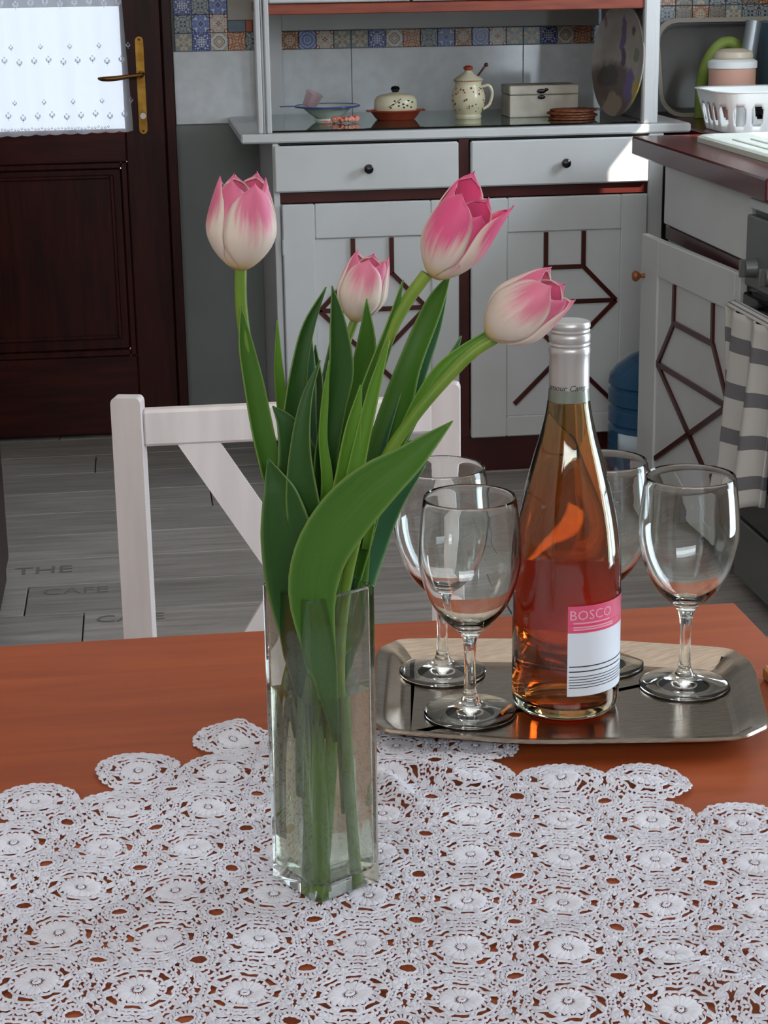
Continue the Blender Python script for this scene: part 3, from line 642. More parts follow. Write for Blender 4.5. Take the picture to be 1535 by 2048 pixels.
hj = thing('ceramic_honey_pot', 'speckled cream ceramic pot with lid, handle and wooden dipper', 'pot', (.895, 5.05, GT))
cx, cy = .895, 5.05
oval([(0,0),(.034,0),(.036,.006),(.034,.012),(.043,.032),(.0465,.05),(.044,.068),(.037,.084),(.035,.093),(.038,.099),(.036,.099),(.033,.093),(0,.092)], cx, cy, GT, 1, 1).build('pot_body', M['cream_ceramic'], hj, smooth=True)
oval([(.040,.100),(.0405,.103),(.034,.108),(.024,.114),(.016,.119),(.011,.123),(.009,.127),(0,.128)], cx, cy, GT, 1, 1).build('lid', M['cream_ceramic'], hj, smooth=True)
q = MB(); q.tube([(cx+.0385*math.cos(a), cy+.0385*math.sin(a), GT+.101) for a in np.linspace(0, 2*PI, 33)], .002, 6); part(q.build('lid_band', M['terracotta'], hj, smooth=True), 'brown glazed band')
q = MB(); q.lathe([(.006,.126),(.013,.130),(.0135,.135),(.008,.139),(0,.140)], (cx,cy,GT), 16); part(q.build('lid_knob', M['terracotta'], hj, smooth=True), 'red brown knob')
q = MB(); q.tube([(cx+.018,cy-.01,GT+.104),(cx+.034,cy-.015,GT+.126),(cx+.043,cy-.016,GT+.138)], [.0025,.003,.003], 8); q.ball((cx+.046,cy-.016,GT+.141), .0058, 8); part(q.build('dipper', M['brown_trim'], hj, smooth=True), 'dark wooden dipper')
q = MB(); hpnts = smoothc([(cx+.036,cy,GT+.082),(cx+.056,cy,GT+.086),(cx+.066,cy,GT+.066),(cx+.058,cy,GT+.036),(cx+.040,cy,GT+.024)], 18); q.tube([tuple(p) for p in hpnts], .0042, 8); q.build('handle', M['cream_ceramic'], hj, smooth=True)
q = MB(); random.seed(5)
for i in range(46):
    a = random.uniform(-2.9, .1); zz = random.uniform(.02,.082); rr = float(np.interp(zz, [.012,.032,.05,.068,.084], [.034,.043,.0465,.044,.037]))
    q.ball((cx+rr*math.cos(a), cy+rr*math.sin(a), GT+zz), random.uniform(.0014,.003), 6, (1,1,1.2))
part(q.build('speckles', M['straw'], hj), 'brown painted speckles')
wbx = thing('white_wooden_box', 'white distressed wooden box with dark latch right of the honey pot', 'box', (1.10, 5.08, GT))
B('box_body', (1.005, 5.03, GT), (1.195, 5.15, GT+.058), M['white_box'], wbx, .002); B('lid', (1.004, 5.029, GT+.0595), (1.196, 5.151, GT+.084), M['white_box'], wbx, .003)
q = MB(); q.ball((1.092,5.026,GT+.069), .007, 10, (1.9,.4,.9)); q.ball((1.105,5.024,GT+.073), .005, 10, (1.2,.5,.8)); q.ball((1.092,5.026,GT+.053), .006, 10, (1.8,.4,.9)); part(q.build('latch', M['dark_metal'], wbx, smooth=True), 'dark metal latch')
for i in range(4):
    q = MB(); ox = (0,.006,-.004,.004)[i]; rr = .062
    q.tube([(1.155+ox+rr*.98*math.cos(a), 4.935+rr*.8*math.sin(a), GT+.0035+i*.0068) for a in np.linspace(0, 2*PI, 29)], .0034, 7)
    q.lathe([(0,.001),(rr,.001),(rr,.0055),(0,.0055)], (1.155+ox, 4.935, GT+i*.0068), 24)
    q.v = [(x, 4.935+(y-4.935)*.85, z) for x, y, z in q.v]
    tag(q.build('woven_coaster', M['straw'], smooth=True, origin=(1.155+ox, 4.935, GT+i*.0068)), 'brown woven coaster, ' + ('bottom', 'second from bottom', 'third from bottom', 'topmost')[i] + ' of the stack by the painted platter', 'coaster', 'stacked woven coasters')
# painted platter leaning on the side panel
hv = Vector((-.22,.975,0)).normalized(); nv = Vector((-.972,-.22,.07)).normalized(); vv_ = (nv.cross(hv)).normalized()
if vv_.z < 0: vv_ = -vv_
hv = -(vv_.cross(nv)).normalized()
if hv.y > 0: hv = -hv
pc = Vector((1.286, 4.918, GT+.150))
q = MB(); prof = [(a_*.94, b_) for a_, b_ in [(0,0),(.10,.001),(.135,.004),(.156,.013),(.157,.016),(.154,.017),(.133,.009),(.10,.006),(0,.005)]]
q.lathe(prof, seg=48); P0 = list(q.v); q.uv = [(.5+x/.31, .5+y/.31) for x, y, z in P0]
q.v = [tuple(pc+hv*x+vv_*y+nv*z) for x, y, z in P0]
tag(q.build('painted_platter', M['platter'], smooth=True, origin=tuple(pc-Vector((0,0,.156)))), 'round platter painted with lavender and yellow flowers leaning at dresser right', 'platter')

# ================================================================ RIGHT-HAND RUN
ct = MB(); ct.box((1.24, 3.60, .853), (XR, 4.633, .900), .004); ct.box((1.445, 4.633, .853), (XR, 5.405, .900), .004)
tag(ct.build('worktop', M['counter'], origin=(1.6, 4.1, .853)), 'glossy dark red-brown kitchen worktop along the right wall', 'worktop')
bc = thing('base_cabinet', 'white base cabinet with brown strips under the red-brown worktop', 'cabinet', (1.6, 4.05, 0))
mb = MB(); mb.box((1.275, 3.742, .075), (XR-.01, 3.76, .852)); mb.box((1.275, 4.385, .075), (XR-.01, 4.403, .852)); mb.box((1.275, 3.76, .075), (XR-.01, 4.385, .095)); mb.box((1.277, 3.76, .095), (1.285, 4.385, .852))
mb.build('carcass', M['white_paint'], bc)
B('drawer', (1.262, 3.748, .708), (1.2755, 4.400, .850), M['white_paint'], bc, .003)
part(B('face_trim', (1.268, 3.745, .672), (1.2765, 4.402, .704), M['brown_trim'], bc, .001), 'brown rail under the drawer')
B('plinth', (1.31, 3.75, 0), (XR-.02, 4.395, .075), M['brown_trim'], bc, .001)
th = math.radians(3)
def dxf(p):   # door local: x = outward thickness(-), y along from hinge, z
    return Vector((1.262-math.sin(th)*p.y+math.cos(th)*p.x, 3.75+math.cos(th)*p.y+math.sin(th)*p.x, p.z))
mb = MB(); mb.xf = dxf
mb.box((-.018,0,.052),(0,.030,.685),.002); mb.box((-.018,.535,.052),(0,.658,.685),.002); mb.box((-.018,.030,.598),(0,.535,.685),.002); mb.box((-.018,.030,.052),(0,.535,.105),.002)
d = mb.build('door', M['white_paint'], bc)
mb = MB(); mb.xf = dxf; mb.box((-.013,.030,.105),(0,.535,.598),.001); mb.build('panel', M['white_paint'], d)
for (a, b) in [((.416,.597),(.416,.507)), ((.160,.597),(.156,.507)), ((.412,.507),(.152,.507)), ((.412,.507),(.522,.388)), ((.152,.507),(.044,.390)), ((.522,.388),(.044,.388)), ((.522,.388),(.085,.165)), ((.044,.392),(.521,.152))]:
    q = MB(); q.xf = dxf; q.bar((-.0155, a[0], a[1]), (-.0155, b[0], b[1]), .0125, .007 if a[1] != b[1] else .006, (-1,0,0)); part(q.build('lattice_strip', M['brown_trim'], d), 'dark brown strip')
q = MB(); q.lathe([(0,0),(.006,0),(.005,.010),(.011,.016),(.014,.023),(.011,.029),(0,.031)], seg=14); q.v = [(-.018-z, .63+x, .586+y) for x, y, z in q.v]; q.xf = dxf; part(q.build('knob', M['copper_knob'], d, smooth=True), 'copper coloured knob')

# water jug in the gap
wj = thing('water_jug', 'large blue plastic water jug in the gap beside the dresser', 'water jug', (1.312, 4.605, 0))
jc = (1.312, 4.605, 0); Rj = .124
prof = [(0,.004),(Rj-.012,.002),(Rj,.012),(Rj,.075),(Rj-.005,.08),(Rj-.005,.085),(Rj,.09),(Rj,.15),(Rj-.006,.157),(Rj-.006,.162),(Rj,.168),(Rj-.001,.200),(Rj-.008,.207),(Rj-.008,.213),(Rj,.220),(Rj,.25),(Rj-.007,.256),(Rj-.007,.262),(Rj,.268),(Rj-.003,.29),(Rj-.02,.312),(Rj-.055,.338),(.045,.350),(.030,.358),(.028,.378),(0,.378)]
prof = [(r, z*1.0) for r, z in prof]
q = MB(); q.lathe(prof, jc, 40); q.build('jug_body', M['jug_blue'], wj, smooth=True)
q = MB(); q.lathe([(.0,.379),(.031,.379),(.032,.40),(.028,.405),(0,.405)], jc, 20); q.build('jug_cap', M['blue_plastic'], wj, smooth=True)
q = MB(); q.lathe([(Rj+.001,.095),(Rj+.001,.148)], jc, 12, a0=math.radians(205), a1=math.radians(262)); part(q.build('jug_label', M['jug_label'], wj, smooth='all', solid=.0006), 'pale paper label')

# stove
st = thing('stove', 'grey stove with dark oven glass at the right edge of frame', 'stove', (1.6, 3.4, 0))
B('stove_body', (1.262, 3.06, .03), (XR-.02, 3.722, .826), M['stove_grey'], st, .004)
part(B('cooktop', (1.25, 3.055, .826), (XR-.02, 3.725, .850), M['stove_light'], st, .004), 'light enamel cooktop')
B('control_panel', (1.245, 3.06, .668), (1.262, 3.722, .815), M['stove_grey'], st, .003)
for i in range(5):
    q = MB(); yy = 3.66-.125*i; q.tube([(1.246, yy, .712), (1.222, yy, .712)], [.021,.018], 16); q.box((1.212, yy-.004, .694), (1.224, yy+.004, .730), .001); q.build('control_knob', M['steel'], st, smooth=True)
part(B('oven_door', (1.240, 3.07, .175), (1.262, 3.715, .655), M['oven_glass'], st, .004), 'black glass oven door')
q = MB(); q.tube([(1.205, 3.09, .625), (1.205, 3.70, .625)], .008, 10); q.tube([(1.24,3.12,.625),(1.205,3.12,.625)], .006, 8); q.tube([(1.24,3.67,.625),(1.205,3.67,.625)], .006, 8); q.build('oven_handle', M['steel'], st, smooth=True)
part(B('storage_drawer', (1.243, 3.07, .035), (1.262, 3.715, .165), M['stove_grey'], st, .003), 'dark grey bottom drawer')
for yy in (3.1, 3.68):
    q = MB(); q.tube([(1.32, yy, 0), (1.32, yy, .03)], .018, 10); q.build('foot', M['black'], st)
# towel on the oven handle
def tfn(u, v):
    y = 3.675-.30*u; ph = u*15
    z = .636-.375*v-.03*math.sin(u*3+v)*v
    spread = .008+.011*v
    return (1.190-.004*v+spread*math.sin(ph+1.2*v)-.02*math.sin(PI*u)*v, y+.006*math.sin(ph*1.7)-.02*v*(1-u), z)
tw = thing('kitchen_towel', 'white kitchen towel with grey stripes hanging on the oven handle', 'towel', (1.19, 3.6, .26))
q = MB(); q.grid(tfn, 60, 26); q.build('front_fall', M['towel'], tw, smooth='all', solid=.003, recalc=False)
q = MB(); q.grid(lambda u, v: (1.190+.03*math.sin(v*PI/2), 3.675-.30*u, .636+.008*math.sin(v*PI)-.0*v), 20, 6); q.build('fold_over', M['towel'], tw, smooth='all', solid=.003, recalc=False)

# ---- things on the worktop
CT = .9005
bk = thing('dish_basket', 'white plastic basket with arched slots on the right worktop', 'basket', (1.625, 4.73, CT))
bx0, by0, hx_, hy_ = 1.625, 4.73, .165, .13
def rr_pt(t, hx, hy, r):   # rounded rectangle perimeter
    P = []
    for (sx, sy, a0) in ((1,1,0), (-1,1,90), (-1,-1,180), (1,-1,270)):
        for a in np.linspace(a0, a0+90, 7): P.append((sx*(hx-r)+r*math.cos(math.radians(a)), sy*(hy-r)+r*math.sin(math.radians(a))))
    P.append(P[0]); L = [0]
    for i in range(1, len(P)): L.append(L[-1]+math.hypot(P[i][0]-P[i-1][0], P[i][1]-P[i-1][1]))
    s = (t % 1)*L[-1]
    return float(np.interp(s, L, [p[0] for p in P])), float(np.interp(s, L, [p[1] for p in P]))
q = MB(); NB = 264; rows = [0, .014, .020, .034, .048, .058, .064, .075, .098, .101]
idx = {}
for i in range(NB):
    for j, z in enumerate(rows):
        g = .86+.14*z/.1+ (.03 if j == len(rows)-1 else 0); x, y = rr_pt(i/NB, hx_*g, hy_*g, .055)
        idx[i, j] = len(q.v); q.v.append((bx0+x, by0+y, CT+.002+z)); q.uv.append((0,0))
for i in range(NB):
    for j in range(len(rows)-1):
        ph = i % 12
        hole = (1 <= j <= 5 and 3 <= ph <= 10) and not (j == 5 and ph in (3,10)) and not (j == 1 and ph in (3,10))
        if not hole: q.f.append((idx[i,j], idx[(i+1) % NB,j], idx[(i+1) % NB,j+1], idx[i,j+1])); q.mi.append(0)
q.f.append(tuple(idx[i,0] for i in range(NB))); q.mi.append(0)
q.build('basket_body', M['basket'], bk, smooth=True, solid=.003)
random.seed(4)
for i, (x, y, h, r) in enumerate(((1.535,4.67,.07,.012), (1.565,4.71,.075,.016), (1.615,4.67,.07,.018), (1.69,4.7,.08,.02))):
    q = MB(); q.lathe([(0,0),(r*.8,0),(r,h*.2),(r,h*.9),(r*.7,h),(0,h)], (x, y, CT+.006), 16)
    tag(q.build('white_bottle', M['white_plastic'], smooth=True, origin=(x, y, CT+.006)), ('thin', 'short', 'middle', 'widest')[i]+' white plastic bottle inside the dish basket, '+('leftmost of the four','second from the left','third from the left','rightmost of the four')[i], 'bottle', 'white bottles in the basket')
# white enamel drainer with raised rim
dg = thing('sink_drainer', 'white enamel sink drainer with raised rim set on the red-brown worktop', 'sink', (1.65, 4.2, CT))
def rrect(x0, x1, y0, y1, r, n=6):
    P = []
    for (cx, cy, a0) in ((x1-r,y1-r,0), (x0+r,y1-r,90), (x0+r,y0+r,180), (x1-r,y0+r,270)):
        for a in np.linspace(a0, a0+90, n): P.append((cx+r*math.cos(math.radians(a)), cy+r*math.sin(math.radians(a))))
    return P
def rings(mb, specs, cap0=True, cap1=True):    # specs: list of (poly, z)
    n = len(specs[0][0]); base = len(mb.v)
    vs = [(x, y, z) for P, z in specs for x, y in P]; fs = [(k*n+i, k*n+(i+1) % n, (k+1)*n+(i+1) % n, (k+1)*n+i) for k in range(len(specs)-1) for i in range(n)]
    if cap0: fs.append(tuple(range(n-1,-1,-1)))
    if cap1: fs.append(tuple((len(specs)-1)*n+i for i in range(n)))
    mb.add(vs, fs); return mb
q = MB(); a = lambda e, r: rrect(1.345+e, 1.90-e, 3.70+e, 4.46-e, r)
rings(q, [(a(0,.05), CT), (a(0,.05), CT+.012), (a(.008,.045), CT+.016), (a(.02,.04), CT+.012), (a(.04,.03), CT+.006)], True, True); q.build('drainer_body', M['white_enamel'], dg, smooth=True)
q = MB()
for i in range(9): q.box((1.42+.045*i, 3.78, CT+.006), (1.43+.045*i, 4.38, CT+.009), .001)
q.build('ribs', M['white_enamel'], dg)
# grey tub standing behind
tb = thing('grey_tub', 'large grey oval tub standing on edge against the tiled wall', 'tub', (1.68, 5.2, CT))
q = MB()
def tubring(hw, z0, z1, r, y, dz=0):
    P = []
    for x, z in rrect(1.50-hw*0, 1.90, CT+z0, CT+z1, r): P.append((x, z))
    return [(x, y + (z-CT)*.28, z) for x, z in P]
def ring3(mb, R, cap0=True, cap1=True):
    n = len(R[0]); vs = [p for r in R for p in r]; fs = [(k*n+i, k*n+(i+1) % n, (k+1)*n+(i+1) % n, (k+1)*n+i) for k in range(len(R)-1) for i in range(n)]
    if cap0: fs.append(tuple(range(n-1,-1,-1)))
    if cap1: fs.append(tuple((len(R)-1)*n+i for i in range(n)))
    mb.add(vs, fs)
def tr(x0, x1, z0, z1, r, y): return [(x, y+(z-CT)*.35, z) for x, z in rrect(x0, x1, CT+z0, CT+z1, r)]
ring3(q, [tr(1.475,1.93,.0,.262,.06,5.19), tr(1.475,1.93,.0,.262,.06,5.20), tr(1.49,1.915,.012,.25,.055,5.205), tr(1.50,1.905,.02,.24,.05,5.25)], False, True)
part(q.build('tub_shell', M['tub_grey'], tb, smooth=True), 'dark grey shell')
q = MB(); ring3(q, [tr(1.470,1.935,-.0,.268,.062,5.183), tr(1.470,1.935,-.0,.268,.062,5.192), tr(1.482,1.923,.01,.256,.055,5.192), tr(1.482,1.923,.01,.256,.055,5.183), tr(1.470,1.935,-.0,.268,.062,5.183)], False, False)
part(q.build('tub_rim', M['tub_rim'], tb, smooth=True), 'paler rim')
gp = smoothc([(1.567,5.125,CT+.001),(1.567,5.125,CT+.06),(1.570,5.125,CT+.11),(1.588,5.125,CT+.165),(1.625,5.125,CT+.203),(1.668,5.125,CT+.192),(1.695,5.125,CT+.12),(1.70,5.125,CT+.001)], 30)
q = MB(); q.tube([tuple(p) for p in gp], .0165, 12); tag(q.build('green_hose', M['green_rubber'], smooth=True, origin=(1.567,5.125,CT)), 'bent green rubber hose arching in front of the grey tub', 'hose')
tx = 1.600
pt = thing('pink_tin', 'dusty pink tin with white lid behind the dish basket', 'tin', (tx,4.955,CT))
q = MB(); q.lathe([(0,0),(.060,0),(.063,.004),(.063,.144),(.0,.144)], (tx,4.955,CT), 28); q.build('tin_body', M['pink_tin'], pt, smooth=True)
q = MB(); q.lathe([(0,.145),(.066,.145),(.066,.162),(.055,.168),(0,.168)], (tx,4.955,CT), 28); part(q.build('tin_lid', M['white_plastic'], pt, smooth=True), 'white lid')
q = MB(); q.lathe([(0,.0),(.050,.0),(.053,.004),(.050,.018),(.03,.026),(0,.027)], (tx+.002,4.955,CT+.1685), 24); tag(q.build('beige_dish', M['beige_lid'], smooth=True, origin=(tx,4.955,CT+.1685)), 'upturned beige dish on top of the pink tin', 'dish')
q = MB(); q.tube([(1.655,5.065,CT+.001),(1.675,5.072,CT+.12),(1.697,5.08,CT+.262)], [.023,.0225,.0215], 16); tag(q.build('metal_cylinder', M['grey_metal'], smooth=True, origin=(1.655,5.065,CT)), 'grey metal cylinder leaning behind the pink tin', 'canister')
q = MB(); q.box((1.735,5.02,CT), (1.83,5.14,CT+.262), .006); tag(q.build('blue_canister', M['blue_plastic'], origin=(1.78,5.08,CT)), 'tall blue box at the right edge behind the basket', 'box')

# ================================================================ CHAIR (behind the table)
ch = thing('folding_chair', 'white wooden folding chair with crossed back behind the table', 'chair', (.18, 2.2, 0))
CY = 2.35
def post(x0, x1, name='leg'):
    q = MB(); prof = []; y0, y1 = CY-.012, CY+.012
    pts = [(x0,0),(x1,0),(x1,.775)]+[(x1-.006+.006*math.cos(a), .782+.008*math.sin(a)) for a in np.linspace(0, PI/2, 5)]+[(x0+.006+.006*math.cos(a), .782+.008*math.sin(a)) for a in np.linspace(PI/2, PI, 5)]+[(x0,.775)]
    n = len(pts); q.add([(x, y0, z) for x, z in pts]+[(x, y1, z) for x, z in pts], [tuple(range(n)), tuple(range(2*n-1, n-1, -1))]+[(i, n+i, n+(i+1) % n, (i+1) % n) for i in range(n)])
    ang = math.radians(-14); cx = (x0+x1)/2
    q.xf = lambda p: Vector((cx+(p.x-cx)*math.cos(ang)-(p.y-CY)*math.sin(ang), CY+(p.x-cx)*math.sin(ang)+(p.y-CY)*math.cos(ang), p.z)); return q.build(name, M['white_chair'], ch)
post(-.049,-.010); post(.366,.404)
B('top_rail', (-.012, CY-.008, .7235), (.368, CY+.014, .772), M['white_chair'], ch, .004)
for s in (1, -1):
    q = MB(); mx = .18; P = [(mx-s*(.18-.032), .7245), (mx-s*(.18-.087), .7245), (mx+s*(.170), .245), (mx+s*.170, .335)]
    P = [(mx-s*.148, .7245), (mx-s*.093, .7245), (mx+s*.172, .2915), (mx+s*.172, .2016)]
    y0 = CY-(.002 if s > 0 else -.0045); y1 = y0+.012 if s > 0 else y0+.008
    y0, y1 = (CY-.006, CY+.002) if s > 0 else (CY+.0025, CY+.0105)
    q.add([(x, y0, z) for x, z in P]+[(x, y1, z) for x, z in P], [(0,1,2,3),(7,6,5,4),(0,4,5,1),(1,5,6,2),(2,6,7,3),(3,7,4,0)]); q.build('cross_brace', M['white_chair'], ch)
B('low_rail', (-.012, CY-.008, .155), (.368, CY+.014, .200), M['white_chair'], ch, .004)
for i in range(6): B('seat_slat', (-.03, 1.95+i*.062, .432), (.385, 2.004+i*.062, .448), M['white_chair'], ch, .003)
for x in (.01, .325): B('seat_bearer', (x, 1.95, .410), (x+.02, 2.335, .4315), M['white_chair'], ch)
for x in (.0, .335):
    q = MB(); q.bar((x+.01, 1.96, .0), (x+.01, 2.22, .41), .03, .018, (1,0,0)); q.build('leg', M['white_chair'], ch)

# ================================================================ TABLE
TT = .750
tb_ = thing('dining_table', 'varnished orange-brown pine dining table in the foreground', 'table', (-.2, 1.1, 0))
B('tabletop', (-1.15, .45, .722), (.522, 1.55, TT), M['pine'], tb_, .003)
q = MB(); q.box((-1.06,1.43,.62),(.44,1.455,.7215)); q.box((-1.06,.55,.62),(.44,.575,.7215)); q.box((-1.06,.575,.62),(-1.035,1.43,.7215)); q.box((.415,.575,.62),(.44,1.43,.7215)); q.build('apron', M['pine'], tb_)
for x in (-1.09, .402):
    for y in (.52, 1.42): B('leg', (x, y, 0), (x+.065, y+.065, .6195), M['pine'], tb_, .004)

# ---- lace tablecloth: crocheted motifs
ex = np.array([.0598,-.0135]); ey = np.array([.0122,.0580]); O = np.array([.180,1.029])
EX = [-1.2,-.12,-.045,-.043,-.03,.025,.028,.037,.12,.16,.22,.275,.290,.36,.375,.42,.52]; EYv = [1.21,1.223,1.256,1.27,1.295,1.297,1.32,1.337,1.34,1.33,1.31,1.285,1.235,1.182,1.150,1.141,1.13]
def cloth_z(x, y):
    z = .7512
    z += .0045*math.exp(-((x-.042)*.9-(y-1.305)*.5)**2/.00010)*math.exp(-((y-1.32)/.035)**2)
    d = (x-.185)*.55+(y-1.215)*.83; e = (x-.185)*.83-(y-1.215)*.55
    z += .0095*math.exp(-(d/.011)**2)*math.exp(-(e/.060)**2)
    d = (x-.155)*.9+(y-1.20)*.3; z += .0085*math.exp(-(d/.008)**2)*math.exp(-((y-1.195)/.032)**2)
    d = (x-.33)*.35+(y-1.17)*.93; z += .006*math.exp(-(d/.011)**2)*math.exp(-((x-.31)/.05)**2)
    d = (x-.31)*.7+(y-.90)*.7; z += .006*math.exp(-(d/.012)**2)*math.exp(-((x-.33)/.05)**2)
    z += .0024*(noise.noise(Vector((x*14, y*18, 0)))+.3)*(1 if y < 1.19 else 1.6)
    m = min(1, max(0, (math.hypot(x-.094, y-1.064)-.035)/.02)); z = .7512+(z-.7512)*m
    if y > .0 : # pressed flat under the tray
        u = (x-.31)*.97-(y-1.34)*.24; v = (x-.31)*.24+(y-1.34)*.97
        if abs(u) < .15 and abs(v) < .115: z = min(z, .7518)
    return max(z, .7506)
V = []; Fc = []
def ribbon(pts, w, h=.0014, close=False, zb=0):
    n = len(pts); o = len(V)
    for i in range(n):
        a = pts[(i-1) % n] if close else pts[max(i-1,0)]; b = pts[(i+1) % n] if close else pts[min(i+1,n-1)]
        tx, ty = b[0]-a[0], b[1]-a[1]; L = math.hypot(tx, ty) or 1; nx, ny = -ty/L*w/2, tx/L*w/2; x, y = pts[i]
        V.append((x+nx, y+ny, zb)); V.append((x, y, zb+h/.06)); V.append((x-nx, y-ny, zb))
    for i in range(n if close else n-1):
        p, q_ = o+3*i, o+3*((i+1) % n); Fc.append((p, p+1, q_+1, q_)); Fc.append((p+1, p+2, q_+2, q_+1))
def petal2(cx, cy, a, r0, r1, w, h=.0021):
    o = len(V); c, s = math.cos(a), math.sin(a)
    P = [(r0,0),(r0+(r1-r0)*.45,w*.42),(r0+(r1-r0)*.82,w*.5),(r1,0),(r0+(r1-r0)*.82,-w*.5),(r0+(r1-r0)*.45,-w*.42)]
    for x, y in P: V.append((cx+x*c-y*s, cy+x*s+y*c, 0))
    xm = r0+(r1-r0)*.65; V.append((cx+xm*c, cy+xm*s, h/.06)); 
    for i in range(6): Fc.append((o+i, o+(i+1) % 6, o+6))
def circ(cx, cy, r, n, sc=0, k=0, ph=0): return [(cx+(r+sc*abs(math.sin(k*(t+ph)/2)))*math.cos(t), cy+(r+sc*abs(math.sin(k*(t+ph)/2)))*math.sin(t)) for t in np.linspace(0, 2*PI, n, endpoint=False)]
TH = .024
ribbon(circ(0,0,.030,8), .026, close=True)
for i in range(18): petal2(0, 0, 2*PI*i/18, .045, .225, .076)
for i in range(18): petal2(0, 0, 2*PI*(i+.5)/18, .20, .262, .040)
ribbon(circ(0,0,.250,54,.014,18,PI/18), .020, close=True)
for i in range(8):
    a = 2*PI*(i+.5)/8
    for da in (-.12,.12): ribbon([(.26*math.cos(a+da), .26*math.sin(a+da)), (.345*math.cos(a+da*.6), .345*math.sin(a+da*.6))], TH)
    petal2(0, 0, a, .25, .345, .075)
ribbon(circ(0,0,.335,48,.020,16), .030, close=True)
for i in range(40):
    a = 2*PI*i/40; petal2(0, 0, a, .350, .400+.012*(i % 2), .030)
ribbon(circ(0,0,.405,64,.018,32), TH, close=True)
for i in range(8):
    a = PI*i/4+PI/8
    for k in range(-2,3):
        petal2(.385*math.cos(a), .385*math.sin(a), a+k*.46, .014, .122-.010*abs(k), .042)
for i in range(28):
    a = 2*PI*(i+.5)/28; petal2(0, 0, a, .425, .472+.014*(i % 3), .030)
ribbon(circ(0,0,.470,84,.030,28), TH, close=True)
V1, F1 = V, Fc; V, Fc = [], []
# filling round the large eyelet where four motifs meet
ribbon(circ(0,0,.088,18,.008,9), .026, close=True)
for i in range(20): petal2(0, 0, 2*PI*(i+.5)/20, .100, .160, .034)
ribbon(circ(0,0,.165,54,.020,18), TH, close=True)
for i in range(4):
    a = PI/2*i
    for k in range(-2,3): petal2(.17*math.cos(a), .17*math.sin(a), a+k*.36, .01, .14, .034)
V2, F2 = V, Fc; V, Fc = V1, F1
Vm = np.array(V); Fm = Fc
cellset = []
for i in range(-14, 8):
    for j in range(-8, 8):
        c = O+ex*i+ey*j
        if c[0]+.03 > .505 or c[0] < -.75 or c[1] < .52: continue
        if c[1]+.026 > float(np.interp(c[0], EX, EYv))+.012: continue
        cellset.append((i, j))
allv = []; faces = []; base_ = 0
def place(VV, FF, c, seed, spin):
    global base_
    P = np.array(VV); R_ = np.hypot(P[:,0], P[:,1]); ang = .35*math.sin(seed)*np.clip((.33-R_)/.1, 0, 1) if spin else 0*R_
    X = P[:,0]*np.cos(ang)-P[:,1]*np.sin(ang); Y = P[:,0]*np.sin(ang)+P[:,1]*np.cos(ang)
    X = X+.007*np.sin(Y*31+seed)+.006*np.sin(X*57+seed*2); Y = Y+.007*np.sin(X*29+seed*1.7)+.006*np.sin(Y*61+seed)
    wx = c[0]+X*ex[0]+Y*ey[0]; wy = c[1]+X*ex[1]+Y*ey[1]
    wx, wy = wx+.0014*np.sin(wy*70)*np.cos(wx*40), wy+.0014*np.sin(wx*63)+.0008*np.cos(wy*90)
    zz = np.array([cloth_z(a, b) for a, b in zip(wx, wy)])
    allv.append(np.stack([wx, wy, zz+P[:,2]*.06], 1)); faces.extend([tuple(k+base_ for k in f) for f in FF]); base_ += len(P)
cs = set(cellset)
for i, j in cellset:
    place(V1, F1, O+ex*i+ey*j, i*12.9+j*78.2, True)
    if all(k in cs for k in ((i+1,j),(i,j+1),(i+1,j+1))): place(V2, F2, O+ex*(i+.5)+ey*(j+.5), i*3.1+j*5.7, False)
cells = len(cellset); verts = np.concatenate(allv)
me = bpy.data.meshes.new('lace_tablecloth'); org = Vector((.1, 1.0, .751))
me.from_pydata((verts-np.array(org)).tolist(), [], faces); me.materials.append(M['lace'])
o = bpy.data.objects.new('lace_tablecloth', me); C.objects.link(o); o.location = org
me.polygons.foreach_set('use_smooth', [True]*len(me.polygons))
tag(o, 'white crocheted lace tablecloth with flower motifs spread on the pine table', 'tablecloth')
print('lace cells', cells, 'tris', len(faces)*2)

# ---- tray
tr_ = thing('metal_tray', 'worn silver metal tray with clipped corners under the bottle and glasses', 'tray', (.31, 1.33, .753))
TP = [(.196,1.462),(.178,1.440),(.1525,1.293),(.158,1.262),(.258,1.226),(.415,1.2085),(.4455,1.228),(.474,1.350),(.4705,1.387),(.40,1.425),(.30,1.452)]
TP = [(.200,1.462),(.176,1.440),(.1515,1.290),(.160,1.2655),(.260,1.2285),(.416,1.2080),(.4450,1.229),(.4740,1.358),(.466,1.392),(.36,1.432)]
cxy = np.mean(np.array(TP), 0)
def dense(P, n=6):
    out = []
    for i in range(len(P)):
        a, b = np.array(P[i]), np.array(P[(i+1) % len(P)])
        for k in range(n): out.append(a+(b-a)*k/n)
    out = np.array(out)
    for _ in range(1): out = (np.roll(out,1,0)+2*out+np.roll(out,-1,0))/4
    return out
D = dense(TP)
def inset(P, d):
    out = []
    n = len(P)
    for i in range(n):
        t = P[(i+1) % n]-P[(i-1) % n]; t /= np.hypot(*t); nrm = np.array([-t[1], t[0]])
        if nrm@(cxy-P[i]) < 0: nrm = -nrm
        out.append(P[i]+nrm*d)
    return np.array(out)
def R3(d, z): return [(p[0], p[1], z) for p in inset(D, d)]
q = MB(); zb = .7545
ring3(q, [R3(0,zb+.0115), R3(.0015,zb+.013), R3(.009,zb+.0105), R3(.013,zb+.0095), R3(.021,zb+.0022), R3(.026,zb+.0010), R3(.026,zb), R3(.020,zb+.001), R3(.012,zb+.0085), R3(.0,zb+.0105), R3(0,zb+.0115)], False, False)
r1 = R3(.026,zb+.0010); q.add(r1, [tuple(range(len(r1)))]); r2 = R3(.026,zb); q.add(r2, [tuple(range(len(r2)))])
